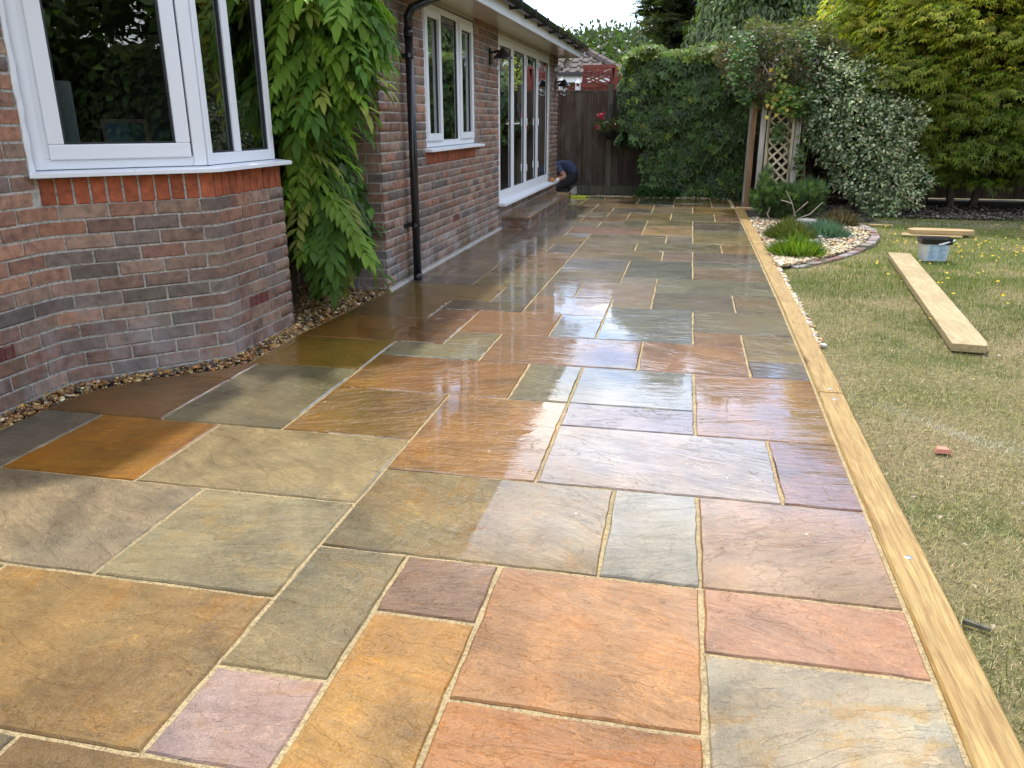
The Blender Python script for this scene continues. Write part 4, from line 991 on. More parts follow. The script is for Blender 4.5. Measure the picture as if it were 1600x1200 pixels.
# ------------------------------------------------------------------ fence at the end of the garden
FY = 13.32
fen = thing('garden_fence', 'dark weathered board fence across the end of the garden', 'fence', (1.0, FY, -.03))
fb = []
for k in range(3):
    m = MB().hexa([(-.055, 0, 0), (.055, 0, 0), (.055, .022, 0), (-.055, .010, 0), (-.055, 0, 1.0), (.055, 0, 1.0), (.055, .022, 1.0), (-.055, .010, 1.0)]); me = bpy.data.meshes.new('board'); me.from_pydata(m.v, [], m.f); me.materials.append(M['fence']); fb.append(me)
x = -3.5; rf = random.Random(8)
while x < 9.6:
    if x < -.7 or x > 1.6:
        h = 1.80+.0*x+rf.uniform(-.012, .012)
        o = add('board', rf.choice(fb), None, fen, (x, FY+rf.uniform(-.004, .004), .02), 0, (1, 1, h)); o.rotation_euler = (0, rf.gauss(0, .004), rf.gauss(0, .02))
    else:
        add('board', fb[0], None, fen, (x, FY, .02), 0, (1, 1, 1.78))
    x += .1015
MB().box(-3.5, 9.6, FY-.01, FY+.03, 1.815, 1.85).build('capping_rail', M['fence'], fen)
for x in (-3.3, -1.50, -.74, 2.3, 4.1, 5.9, 7.7): MB().box(x-.05, x+.05, FY-.06, FY-.006, -.03, 1.84 if x > -1 else 1.95).build('post', M['fence_post'], fen)
MB().box(-3.5, -.75, FY-.02, FY-.002, -.03, .14).build('gravel_board', M['fence_post'], fen)

# ------------------------------------------------------------------ creeper over the fence
hed = thing('creeper_hedge', 'tall square hedge of dark green creeper beside the fence', 'hedge', (-.1, 12.95, -.02))
m = MB()
for x in np.arange(-.7, .9, .27):
    m.tube([(x+.05*math.sin(z*4+x), 13.1+.05*math.cos(z*3), z) for z in np.linspace(-.02, 2.3, 10)], [.022-.0012*i for i in range(10)], 6)
m.build('stem', M['bark'], hed)
CRM = []
for k in range(3):
    T, F = palm(5, 100+5*k, [.62, .9, 1, .9, .62], .25, .14+.04*k); me = bpy.data.meshes.new('leaf'); me.from_pydata(T, [], [tuple(f) for f in F]); me.materials.append(M['leaf_gloss_obj']); me.update(); CRM.append(me)
def hedge_pt(n):
    """points on the front, left and top of the hedge, uneven by a few centimetres"""
    out = []
    while len(out) < n:
        r_ = rng.random()
        if r_ < .72:
            x = rng.uniform(-1.22, .98); z = rng.uniform(.03, 2.42)
            if z < .95 and x < -.82+.05*math.sin(z*9): continue
            if z < 1.2 and x < -1.05: continue
            bul = .08*math.sin(x*5+z*3)+.06*math.sin(z*7-x*4)
            y = 12.68+bul+rng.normal(0, .025)-.10*max(0, 1-abs(z-1.2)/1.2); n_ = (rng.normal(0, .3), -1, .45+rng.normal(0, .25))
        elif r_ < .88:
            x = rng.uniform(-1.2, .98); y = rng.uniform(12.6, 13.5); z = 2.43+.05*math.sin(x*6)+.03*math.sin(y*9)+rng.normal(0, .03); n_ = (rng.normal(0, .4), -.35, 1)
        else:
            y = rng.uniform(12.6, 13.4); z = rng.uniform(.95, 2.42); x = -1.24+.05*math.sin(z*6)+rng.normal(0, .025); n_ = (-1, -.4, .5)
        out.append((x, y, z, *n_))
    return np.array(out)
H = hedge_pt(300)
for i in range(300):
    x, y, z = H[i, :3]; nn = Vector(H[i, 3:]).normalized(); d = (Vector((rng.normal(0, .4), rng.normal(0, .2)-.25, -1))); d = (d-nn*d.dot(nn)*.7).normalized()
    o = bpy.data.objects.new('leaf', random.choice(CRM)); col.objects.link(o); o.parent = hed
    xx = d.cross(nn).normalized(); zz = xx.cross(d); o.rotation_euler = Matrix((xx, d, zz)).transposed().to_euler()
    o.location = Vector((x, y, z))+nn*.05-origin(hed); s_ = rng.uniform(.10, .15); o.scale = (s_, s_, s_)
    k = math.exp(rng.normal(0, .25)); yl = (z > 2.3) or rng.random() < .06  # stray yellow leaves; those on top have sunlight painted into their colour
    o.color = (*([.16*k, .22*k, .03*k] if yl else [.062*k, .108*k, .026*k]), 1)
N_ = 5600; H = hedge_pt(N_); dep = rng.exponential(.05, N_)[:, None]; nn = unit(H[:, 3:]); pos = H[:, :3]-nn*dep
d = np.c_[rng.normal(0, .5, N_), rng.normal(-.2, .25, N_), -np.ones(N_)]; d = unit(d-nn*(d*nn).sum(1, keepdims=True)*.7)
yl = (H[:, 2] > 2.33) | (rng.random(N_) < .05) | ((H[:, 0] < -1.0) & (H[:, 2] > 1.9) & (rng.random(N_) < .6))  # top leaves coloured as if sunlit, besides the scattered yellow ones
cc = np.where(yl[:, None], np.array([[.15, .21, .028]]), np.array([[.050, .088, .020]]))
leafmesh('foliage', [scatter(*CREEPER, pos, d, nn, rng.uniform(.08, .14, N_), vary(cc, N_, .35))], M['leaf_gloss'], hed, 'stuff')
MB().box(-.86, .95, 12.86, 13.3, 0, 2.32).build('dark_core', plain('core_shade', (.012, .014, .008), .95, .3, 20, bump=.03), hed)  # solid dark core, painted as the shade deep in the foliage
# low leafy plant at the fence foot
t = thing('ground_plant', 'low leafy plant growing at the foot of the creeper by the fence', 'plant', (-.55, 12.62, -.01))
N_ = 420; a = rng.uniform(0, 6.28, N_); r_ = rng.uniform(0, 1, N_)**.5; pos = np.c_[-.55+.36*r_*np.cos(a), 12.66+.13*r_*np.sin(a), .05+.26*(1-r_**2)*rng.uniform(.4, 1, N_)]
leafmesh('leaves', [scatter(*LEAF, pos, np.c_[np.cos(a), np.sin(a)-.5, rng.uniform(-.6, .4, N_)], np.tile((0, -.4, 1.), (N_, 1)), rng.uniform(.07, .13, N_), vary((.06, .135, .03), N_))], M['leaf'], t)

# ------------------------------------------------------------------ wooden arch with climbers
arc = thing('garden_arch', 'grey wooden garden arch with lattice side at the end of the sleepers', 'arch', (1.25, 11.3, -.02))
for (x, y, w, mt) in ((.93, 11.46, .075, 'post_brown'), (1.045, 11.12, .075, 'post'), (1.125, 11.12, .045, 'lath'), (1.56, 11.12, .085, 'post'), (1.49, 11.12, .04, 'lath'), (.95, 12.2, .08, 'post'), (1.55, 12.2, .08, 'post')):
    MB().box(x-w/2, x+w/2, y-w/2, y+w/2, -.05, 2.15).build('post', M[mt], arc, bevel=.004)
for z in (2.1,):
    for y in (11.12, 12.2): MB().box(.8, 1.75, y-.025, y+.025, z, z+.1).build('beam', M['post'], arc)
    for x in (.95, 1.25, 1.55): MB().box(x-.02, x+.02, 10.95, 12.4, z+.102, z+.19).build('rafter', M['post'], arc)
# lattice: laths crossing at 45 degrees, clipped to the panel
x0, x1, z0, z1, sp = 1.148, 1.468, .12, 1.92, .150
for sgn, yo in ((1, 11.105), (-1, 11.118)):
    k = -14
    while k < 30:
        b = z0+k*sp*1.0; pts = []
        for xx in (x0, x1):
            zz = b+sgn*(xx-x0); pts.append((xx, zz))
        (xa, za), (xb, zb) = pts
        k += 1
        ta, tb = 0.0, 1.0; dz = zb-za
        for lim, hi in ((z0, 0), (z1, 1)):
            tt = (lim-za)/dz
            if (dz > 0) == (hi == 0): ta = max(ta, tt)
            else: tb = min(tb, tt)
        if tb-ta < .08: continue
        A, B = Vector((xa+(xb-xa)*ta, yo, za+dz*ta)), Vector((xa+(xb-xa)*tb, yo, za+dz*tb)); dd = (B-A).normalized(); pp = Vector((-dd.z, 0, dd.x))*.016
        m = MB(); m.hexa([A-pp, B-pp, B-pp+Vector((0, .011, 0)), A-pp+Vector((0, .011, 0)), A+pp, B+pp, B+pp+Vector((0, .011, 0)), A+pp+Vector((0, .011, 0))]); m.build('lath', M['lath'], arc)
def blob(n, c, r, shell=.55, flat=None):
    d = rdir(n); q = np.array(r)[None]; k = (shell+(1-shell)*rng.random((n, 1))**.5)
    w = 1+.16*np.sin(d[:, :1]*7+d[:, 2:]*5)+.12*np.sin(d[:, 1:2]*9-d[:, 2:]*6)
    return np.array(c)[None]+d*q*k*w, d
# twiggy clematis on top
cl = thing('clematis', 'dense brownish green clematis tangle covering the top of the arch', 'climber', (1.25, 11.5, 1.4))
pos, d = blob(17000, (1.20, 11.55, 2.12), (.84, .85, .60), .72); keep = pos[:, 2] > 1.32; pos, d = pos[keep], d[keep]; N_ = len(pos)
dd = unit(d+rng.normal(0, .9, (N_, 3))+np.array([[0, 0, -.5]]))
cc = np.where(rng.random((N_, 1)) < .38, np.array([[.125, .095, .048]]), np.array([[.050, .070, .022]]))
up_ = np.clip((pos[:, 2:]-2.35)*2, 0, 1); cc = cc*(1-up_)+np.array([[.10, .115, .03]])*up_
parts = [scatter(*LEAF, pos, dd, d+rng.normal(0, .5, (N_, 3)), rng.uniform(.04, .075, N_), vary(cc*1.25, N_, .3))]
pos, d = blob(2200, (1.20, 11.55, 2.1), (.82, .86, .60), .85); N_ = len(pos)
TWIG = ([(-.02, 0, 0), (.02, 0, 0), (0, 1, 0)], [(0, 1, 2)])
parts.append(scatter(*TWIG, pos, unit(d+rng.normal(0, .8, (N_, 3))), rdir(N_), rng.uniform(.08, .2, N_), vary((.20, .15, .10), N_, .3)))
leafmesh('foliage', parts, M['leaf'], cl, 'stuff')
m = MB()
for k in range(14):
    x = rng.uniform(.95, 1.2); m.tube([(x, 10.98, rng.uniform(1.7, 1.85)), (x+rng.normal(0, .08), 10.86, rng.uniform(1.9, 2.0)), (x+rng.normal(0, .12), 10.8, rng.uniform(2.05, 2.2))], [.010, .008, .003], 5)
m.build('stem', M['bark_pale'], cl)
# rose with larger pale leaves
ro = thing('climbing_rose', 'climbing rose with larger pale green leaves hanging over the arch front', 'climber', (1.2, 11.0, 0))
parts = []
for (cx, cy, cz, rx, rz, n_, c) in ((.62, 10.85, 2.12, .20, .42, 300, (.12, .20, .05)), (.75, 10.85, 1.75, .2, .25, 150, (.085, .15, .045)), (1.35, 10.82, 1.62, .34, .22, 420, (.17, .25, .05)), (1.6, 10.9, 1.55, .25, .25, 260, (.10, .17, .05)), (1.2, 10.80, 1.95, .10, .35, 120, (.25, .30, .08)), (1.5, 10.9, 2.35, .15, .3, 120, (.14, .2, .05)), (1.28, 11.03, 1.15, .10, .16, 70, (.12, .20, .06)), (1.62, 11.0, .85, .08, .3, 70, (.13, .2, .07)), (.7, 11.0, 2.5, .35, .12, 120, (.10, .16, .05))):
    p_, d_ = blob(n_, (cx, cy, cz), (rx, .12, rz), .2); n3 = len(p_); a = rng.uniform(0, 6.28, n3)
    parts.append(scatter(*LEAF, p_, np.c_[np.cos(a), -.5*np.ones(n3), np.sin(a)*.5-.4], np.c_[rng.normal(0, .4, n3), -np.ones(n3), np.ones(n3)*.9], rng.uniform(.05, .085, n3), vary(c, n3, .25, .12), rng.uniform(.09, .13, n3)))
yl_ = 22; p_ = np.c_[rng.uniform(.95, 1.4, yl_), np.full(yl_, 10.76), rng.uniform(1.35, 2.2, yl_)]; parts.append(scatter(*LEAF, p_, np.c_[rng.normal(0, 1, yl_), -.4*np.ones(yl_), rng.normal(-.5, .5, yl_)], np.tile((0, -1., .6), (yl_, 1)), .075, vary((.55, .42, .06), yl_), .12))
leafmesh('foliage', parts, M['leaf'], ro, 'stuff')
m = MB()
for (x, y, s_) in ((1.68, 11.04, .05), (1.72, 11.1, -.03), (1.15, 11.03, .03), (1.45, 11.02, .04)):
    m.tube([(x+s_*math.sin(z*4), y, z) for z in np.linspace(-.02, 1.7, 9)], [.013-.0007*i for i in range(9)], 6)
m.build('stem', plain('green_stem', (.16, .15, .06), .7), ro)

# ------------------------------------------------------------------ trees and shrubs
def tree_skeleton(t, base, h, r0, spread, n, mat='bark', lean=(0, 0), zfrac=.35):
    m = MB(); b = Vector(base); top = b+Vector((lean[0], lean[1], h))
    m.tube([b.lerp(top, f)+Vector((.04*math.sin(f*7), .04*math.cos(f*5), 0))*h*.3 for f in np.linspace(0, 1, 8)], [r0*(1-.8*f)*(1+.5*max(0, .12-f)*5) for f in np.linspace(0, 1, 8)], 9)
    m.build('trunk', M[mat], t, smooth=True)
    m = MB()
    for k in range(n):
        f = zfrac+(.95-zfrac)*k/n; a = k*2.4; s_ = b.lerp(top, f); L = spread*(1.1-.55*f)
        e = s_+Vector((math.cos(a)*L, math.sin(a)*L, h*.16)); mid = s_.lerp(e, .5)+Vector((0, 0, .06*h))
        m.tube([s_, mid, e], [r0*.45*(1-f*.6), r0*.25*(1-f*.6), r0*.06], 6)
    m.build('limb', M[mat], t, smooth=True)
# variegated shrub
vs_t = thing('variegated_shrub', 'bushy shrub with white edged leaves between the arch and the maple', 'shrub', (2.45, 11.0, -.02))
tree_skeleton(vs_t, (2.45, 11.05, -.02), 1.6, .05, .6, 9, zfrac=.1)
parts = []
VSH = [(2.12, 10.95, 1.62, .58, .5, .52, 2100), (2.45, 10.8, 1.15, .72, .55, .55, 2700), (2.6, 10.75, .62, .62, .5, .48, 1900), (2.95, 10.8, .38, .48, .42, .36, 1300), (2.78, 10.62, .12, .30, .25, .22, 500), (1.98, 11.05, 1.25, .34, .4, .5, 900), (1.75, 11.05, 2.0, .35, .4, .32, 700), (2.85, 10.9, 1.15, .35, .4, .45, 900)]
for (cx, cy, cz, rx, ry, rz, n_) in VSH:
    n_ = int(n_*1.25)
    p_, d_ = blob(n_, (cx, cy, cz), (rx, ry, rz), .72); p_[:, 2] = np.maximum(p_[:, 2], .03); n3 = len(p_)
    a = unit(d_+rng.normal(0, .7, (n3, 3))+np.array([[0, 0, -.1]])); pale = rng.random((n3, 1)) < (.42+.25*(p_[:, 0:1]-2)/1.0)
    cc = np.where(pale, np.array([[.46, .50, .30]]), np.array([[.085, .14, .055]]))
    parts.append(scatter(*LEAF, p_, a, unit(d_*.6+rng.normal(0, .5, (n3, 3))+np.array([[0, -.3, .8]])), rng.uniform(.045, .08, n3), vary(cc, n3, .3), rng.uniform(.05, .08, n3)))
leafmesh('crown', parts, M['leaf_pale'], vs_t)
# dead brown lower foliage behind
t = thing('brown_conifer', 'brown dead lower branches in shadow between arch and variegated shrub', 'conifer', (2.0, 12.2, -.02))
tree_skeleton(t, (2.0, 12.4, -.02), 2.4, .05, .5, 10, zfrac=.1); p_, d_ = blob(3800, (1.95, 12.4, .95), (.75, .4, 1.05), .6); n3 = len(p_); p_[:, 2] = np.maximum(p_[:, 2], .03)
cc = np.where(p_[:, 2:] < .9+rng.normal(0, .2, (n3, 1)), np.array([[.085, .060, .030]]), np.array([[.040, .060, .025]]))
leafmesh('crown', [scatter(*TUFT, p_, unit(d_+rng.normal(0, .5, (n3, 3))+np.array([[0, 0, -.4]])), rdir(n3), rng.uniform(.08, .16, n3), vary(cc, n3, .3))], M['leaf'], t)

def pad_tree(t, pads, per, size, colf, rad=(.35, .6), drop=.55, tmpl=MAPLE, mat='leaf'):
    parts = []
    for (c, out, rr) in pads:
        n_ = int(per*(rr/.5)**1.5); a = rng.uniform(0, 6.283, n_); r_ = rr*rng.random(n_)**.6
        p_ = np.array(c)[None]+np.c_[r_*np.cos(a), r_*np.sin(a), -drop*r_**2/rr+rng.normal(0, .045, n_)]
        o2 = np.c_[np.cos(a), np.sin(a), np.full(n_, -.75)]*.7+np.array(out)[None]*.6; o2[:, 2] -= .35
        parts.append(scatter(*tmpl, p_, unit(o2+rng.normal(0, .28, (n_, 3))), np.c_[rng.normal(0, .35, n_)+np.cos(a)*.35, rng.normal(0, .35, n_)+np.sin(a)*.35, np.ones(n_)], rng.uniform(*size, n_), colf(p_, r_/rr, n_)))
    return leafmesh('crown', parts, M[mat], t)
# maple: tiers of drooping pads
mp_t = thing('maple_tree', 'large yellow green maple with drooping tiers on the right of the garden', 'tree', (4.25, 12.2, -.02))
for (x, y, l) in ((4.25, 12.15, (-.5, 0)), (4.62, 12.3, (.5, .1)), (3.9, 12.45, (-.7, .2))):
    m = MB(); b = Vector((x, y, -.05)); tp = b+Vector((l[0], l[1], 3.4)); m.tube([b.lerp(tp, f)+Vector((.06*math.sin(f*6+x), 0, 0)) for f in np.linspace(0, 1, 8)], [.062*(1-.75*f) for f in np.linspace(0, 1, 8)], 9); m.build('trunk', M['bark'], mp_t, smooth=True)
m = MB()
pads = []; rm = random.Random(12)
MC = Vector((4.75, 12.35, 2.65))
for i in range(1000):
    # points on the outside of a broad dome, denser towards the viewer
    az = rm.uniform(0, 2*math.pi); el = math.asin(rm.uniform(-.88, .98)); k = rm.uniform(.72, 1.0)
    d = Vector((math.cos(az)*math.cos(el), math.sin(az)*math.cos(el), math.sin(el)))
    if d.y > .45 and rm.random() < .75: continue
    p_ = MC+Vector((d.x*2.75*k, d.y*1.95*k, d.z*2.6*k))
    if p_.z < .48 or (p_.z < .9 and p_.x < 3.3) or (p_.x < 2.9 and p_.z < 1.8): continue
    pads.append((tuple(p_), (d.x, d.y, max(-.2, d.z*.3)), rm.uniform(.34, .62)))
    if rm.random() < .35: m.tube([tuple(Vector((4.3, 12.25, .5+.55*p_.z))), tuple(Vector((4.3, 12.25, .5+.55*p_.z)).lerp(p_, .55)+Vector((0, 0, .12))), tuple(p_)], [.03, .018, .006], 5)
m.build('limb', M['bark'], mp_t)
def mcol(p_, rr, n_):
    out = np.clip(rr[:, None]*1.1, 0, 1)**1.5; hi = np.clip((p_[:, 2:]-1.2)/2.6, 0, 1)  # leaf tint with sunlight painted in: brighter towards top and pad rims
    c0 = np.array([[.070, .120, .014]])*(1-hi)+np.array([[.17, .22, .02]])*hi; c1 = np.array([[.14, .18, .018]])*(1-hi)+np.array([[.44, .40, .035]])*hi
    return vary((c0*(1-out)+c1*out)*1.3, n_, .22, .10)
MAPLE5 = palm(5, 80, [.65, .9, 1, .9, .65], .085, .15)
pad_tree(mp_t, pads, 135, (.075, .12), mcol, tmpl=MAPLE5, drop=.35)
p_, d_ = blob(5200, (4.75, 12.7, 2.9), (2.3, 1.4, 2.1), .3); n3 = len(p_); leafmesh('inner_crown', [scatter(*LEAF, p_, unit(d_+rng.normal(0, .6, (n3, 3))), rdir(n3), rng.uniform(.16, .28, n3), vary((.05, .08, .012), n3), rng.uniform(.2, .35, n3))], M['leaf'], mp_t, 'stuff')  # leaf fill added to close sky gaps, coloured dark as inner shade
# weeping conifer behind the arch
def weep(name, label, base, h, rx, n_, c, seed):
    t = thing(name, label, 'conifer', base); r0 = random.Random(seed); tree_skeleton(t, base, h, .16, rx*.8, 16, zfrac=.15)
    T, F = [], []
    for k in range(7):
        b = len(T); z = k/7; w = .55*(1-.6*z)+.15
        T += [(-.02, z, 0), (.02, z, 0), (w*(1 if k % 2 else -1), z+.26, .08), ((.7*w)*(-1 if k % 2 else 1), z+.22, -.1)]; F += [(b, b+1, b+2), (b, b+1, b+3)]
    parts = []; nb_ = n_//60
    for k in range(nb_):
        f = .18+.80*((k+r0.random())/nb_); a = k*2.399+r0.gauss(0, .35); Lb = rx*(1.12-.78*f**1.5)*r0.uniform(.75, 1.1); m_ = 60
        s_ = .25+.75*rng.random(m_)**.7; aa = a+rng.normal(0, .22, m_)
        p_ = np.c_[base[0]+Lb*s_*np.cos(aa), base[1]+Lb*s_*np.sin(aa), base[2]+h*f+.35*s_*Lb-.42*(s_*Lb)**2/rx+rng.normal(0, .05, m_)]
        L = rng.uniform(.35, .95, m_)*r0.uniform(.8, 1.15); cs_ = np.array(c)[None]*(.22+.85*s_[:, None]**2)*r0.uniform(.65, 1.25)  # strands painted darker towards the trunk, as inner shade
        for q in range(8):
            pj = p_+np.c_[np.cos(aa)*.12*L*q/8, np.sin(aa)*.12*L*q/8, -L*q/8]+rng.normal(0, .035, (m_, 3)); dj = np.c_[np.cos(aa)*.3, np.sin(aa)*.3, -np.ones(m_)]+rng.normal(0, .42, (m_, 3))
            parts.append(scatter([(0, 0, 0), (-.16, .4, .05), (.16, .4, .05), (0, 1, -.05)], [(0, 2, 1), (1, 2, 3)], pj, dj, np.c_[np.cos(aa), np.sin(aa), np.full(m_, .5)]+rng.normal(0, .4, (m_, 3)), rng.uniform(.12, .24, m_), vary(cs_*(.8+.05*q), m_, .22), rng.uniform(.14, .26, m_)))
    leafmesh('crown', parts, M['leaf'], t)
    MB().lathe(base[0], base[1], [(rx*.42, base[2]+h*.1), (rx*.38, base[2]+h*.5), (rx*.10, base[2]+h*.93)], 12).build('dark_core', bpy.data.materials['core_shade'], t)  # dark cone added as painted shade behind the strands
weep('weeping_conifer', 'tall green conifer with hanging branch curtains behind the arch', (1.65, 21.0, -.02), 6.6, 2.35, 12000, (.12, .17, .05), 1)
weep('weeping_conifer', 'dark weeping conifer farther right, partly hidden behind the maple', (4.4, 22.5, -.02), 6.2, 2.2, 6500, (.06, .09, .03), 2)
# dark cedar left of it
t = thing('dark_cedar', 'dark green conifer with level branches above the creeper hedge', 'conifer', (-.35, 23.5, -.02))
tree_skeleton(t, (-.35, 23.5, -.02), 6.9, .18, 1.4, 20, zfrac=.2)
parts = []
for k in range(95):
    f = .25+.75*(k/95); z = 7.0*f; a = k*2.399+rng.normal(0, .3); L = (2.15-1.75*f**1.4)*rng.uniform(.75, 1.1); n_ = int(70*L)+12
    s_ = rng.random(n_)**.7; p_ = np.c_[-.35+np.cos(a)*L*s_+rng.normal(0, .13, n_), 23.5+np.sin(a)*L*s_+rng.normal(0, .13, n_), z+.12*s_*L-.10*(s_*L)**2+rng.normal(0, .06, n_)]
    parts.append(scatter(*TUFT, p_, np.c_[np.cos(a)+rng.normal(0, .6, n_), np.sin(a)+rng.normal(0, .6, n_), rng.normal(-.1, .3, n_)], np.c_[rng.normal(0, .4, (n_, 2)), np.ones(n_)], rng.uniform(.20, .34, n_), vary(np.array([[.055, .070, .024]])*(.7+.6*s_[:, None]), n_, .25), rng.uniform(.2, .5, n_)))
leafmesh('crown', parts, M['leaf'], t)
def broadleaf(name, label, base, h, r, c, n_, size, trunk=.35, group=None, seed=0):
    t = thing(name, label, 'tree', base, group); tree_skeleton(t, base, h*.85, .03*h, r[0]*.8, 12, zfrac=trunk)
    rr_ = random.Random(seed); parts = []
    k = 26
    for i in range(k):
        d = Vector((rr_.gauss(0, 1), rr_.gauss(0, 1), rr_.gauss(0, 1))).normalized(); f = rr_.uniform(.45, .85); cz = base[2]+h*(trunk+.1)+(h*(.9-trunk))/2
        cpt = (base[0]+d.x*r[0]*f, base[1]+d.y*r[1]*f, cz+d.z*(h*(.9-trunk))/2*f); q = rr_.uniform(.28, .45)*r[0]
        p_, dd = blob(n_//k, cpt, (q, q, q*.75), .5); n3 = len(p_)
        parts.append(scatter(*LEAF, p_, unit(dd+rng.normal(0, .6, (n3, 3))+np.array([[0, 0, -.4]])), unit(dd*.5+rng.normal(0, .4, (n3, 3))+np.array([[0, 0, .8]])), rng.uniform(*size, n3), vary(c, n3, .28), rng.uniform(size[0], size[1], n3)))
    leafmesh('crown', parts, M['leaf'], t); return t
broadleaf('broadleaf_tree', 'mid green leafy tree between the arch top and the maple', (3.0, 16.0, -.02), 4.3, (1.3, 1.2), (.065, .11, .03), 5200, (.09, .16), .2, seed=4)
broadleaf('yellow_bush', 'yellow green bush just behind the left end of the creeper hedge', (-1.05, 14.2, -.02), 2.95, (.45, .5), (.20, .22, .03), 1500, (.05, .09), .3, seed=5)
# trees of the garden's right side and behind the viewer, seen as reflections in the glass
broadleaf('boundary_tree', 'broad tree on the right boundary, mirrored in the bay window glass', (9.5, -2.5, -.02), 6.0, (3.2, 3.2), (.10, .15, .035), 16000, (.22, .38), .06, 'boundary trees mirrored in the bay glass', 6)
broadleaf('boundary_tree', 'second broad tree on the right boundary, mirrored in the bay window glass', (8.6, -8.5, -.02), 7.0, (3.2, 3.2), (.095, .14, .035), 14000, (.22, .38), .06, 'boundary trees mirrored in the bay glass', 7)
broadleaf('boundary_tree', 'tree on the right boundary beside the maple, mirrored in the window panes', (10.0, 5.0, -.02), 6.0, (2.8, 3.2), (.11, .16, .035), 12000, (.22, .38), .06, 'boundary trees mirrored in the bay glass', 8)
t = thing('reflection_hedge', 'unseen hedge added on the right boundary to fill the bay glass reflection', 'hedge', (8.0, -4.0, -.02))  # hedge added out of view to darken the bay glass reflections
MB().box(7.9, 8.9, -15, 4.5, -.02, 2.5).build('dark_core', bpy.data.materials['core_shade'], t)  # dark block inside, shade between the leaves put into its colour
N_ = 9000; q = rng.random(N_) < .8; yy_ = rng.uniform(-15, 4.5, N_); zz_ = np.where(q, rng.uniform(0, 2.7, N_), 2.6+rng.normal(0, .06, N_)); xx_ = np.where(q, 7.85+rng.normal(0, .08, N_)-.1*np.sin(yy_*2), rng.uniform(7.8, 9, N_))
leafmesh('foliage', [scatter(*LEAF, np.c_[xx_, yy_, zz_], np.c_[-np.ones(N_)*.5, rng.normal(0, .6, N_), rng.normal(-.6, .4, N_)], np.tile((-1., 0, .6), (N_, 1)), rng.uniform(.12, .22, N_), vary((.10, .15, .035), N_), rng.uniform(.15, .26, N_))], M['leaf'], t, 'stuff')
# far wood on the hillside
hill = MB(); hx = np.linspace(-160, 160, 33)
for a, b in zip(hx[:-1], hx[1:]):
    za = lambda x: 8.2+.8*math.sin(x*.05+1)
    hill.quad((a, 70, LAWN_Z-.01), (b, 70, LAWN_Z-.01), (b, 115, za(b)), (a, 115, za(a))); hill.quad((a, 115, za(a)), (b, 115, za(b)), (b, 190, za(b)), (a, 190, za(a)))
struct(hill.build('hillside', M['ground']))
parts = []
for k in range(640):
    x = rng.uniform(-40, 14); y = rng.uniform(78, 118); gz = max(0, (y-70)/45*8.2); h = rng.uniform(3.6, 5.2); r_ = rng.uniform(1.5, 2.8)
    p_, d_ = blob(95, (x, y, gz+h*.6), (r_, r_, h*.5), .8); n3 = len(p_); c = np.array([(.045, .075, .022), (.06, .09, .024), (.035, .06, .022)])[rng.integers(3)]
    parts.append(scatter(*LEAF, p_, unit(d_+rng.normal(0, .5, (n3, 3))), d_+np.array([[0, 0, .6]]), rng.uniform(.5, 1.0, n3), vary(c, n3, .25), rng.uniform(.5, 1.1, n3)))
o = leafmesh('far_wood', parts, M['leaf'], None, 'stuff'); o['label'] = 'far wooded hill beyond the neighbouring roof'
# ------------------------------------------------------------------ neighbour's bungalow
nb = thing('bungalow', 'neighbouring red brick bungalow with brown tiled roof behind the fence', 'house', (-4.0, 20.0, -.02))
NY = 19.0; redb = [(.20, .045, .030), (.17, .038, .028), (.23, .060, .040)]
wl_ = MB().box(-8.5, -1.62, NY, NY+6, -.05, 2.22).build('wall', plain('neighbour_mortar', (.30, .27, .24), .9), nb)
me = bpy.data.meshes.new('brick'); V, F = brick_geo(.215, .065, 1.0, rb); me.from_pydata(V, [], F); me.materials.append(M['brick']); cnt = 0
for k in range(22, 30):
    x = -4.2-(.11 if k % 2 else 0)
    while x < -1.84:
        o = add('brick', me, None, wl_, (x, NY, -.05+k*.075)); o.color = (*random.choice(redb), 1); x += .225
MB().box(-8.6, -1.80, NY-.32, NY-.30, 2.22, 2.38).build('fascia', M['upvc'], nb); MB().box(-8.6, -1.80, NY-.30, NY, 2.22, 2.235).build('soffit', M['soffit'], nb)
MB().box(-8.6, -1.75, NY-.42, NY-.322, 2.36, 2.44).build('gutter', M['gasket'], nb)
# hipped roof of rolled tiles
m = MB(); ca, sa = math.cos(R(27)), math.sin(R(27)); gx, gy = .26, .30
def roofz(v): return NY-.40+v*ca, 2.42+v*sa
for r_ in range(10):
    v0, v1 = r_*gy, (r_+1)*gy+.03; y0_, z0_ = roofz(v0); y1_, z1_ = roofz(v1); xr = -1.72-v0*ca*.95
    x = -8.6
    while x < xr:
        k = 6
        for j in range(k):
            u0, u1 = x+gx*j/k, min(x+gx*(j+1)/k, xr+.05); h = lambda u: .045*max(0, math.sin((u-x)/gx*2*math.pi))
            if u0 >= xr: break
            a0, a1 = h(u0), h(u1)
            m.quad((u0, y0_, z0_+a0+.035), (u1, y0_, z0_+a1+.035), (u1, y1_, z1_+a1), (u0, y1_, z1_+a0)); m.quad((u0, y0_, z0_-.0), (u1, y0_, z0_), (u1, y0_, z0_+a1+.035), (u0, y0_, z0_+a0+.035))
        x += gx
o = m.build('roof_tiles', plain('brown_pantile', (.085, .062, .052), .85, .3, 3, bump=.004), nb); o['kind'] = 'stuff'
A, B = Vector((-1.68, NY-.42, 2.44)), Vector((-1.70-10*gy*ca*.95, NY-.40+10*gy*ca, 2.46+10*gy*sa))
for k in range(11): MB().tube([A.lerp(B, k/11), A.lerp(B, (k+1.08)/11)], [.115, .10], 8).build('hip_tile', bpy.data.materials['brown_pantile'], nb)
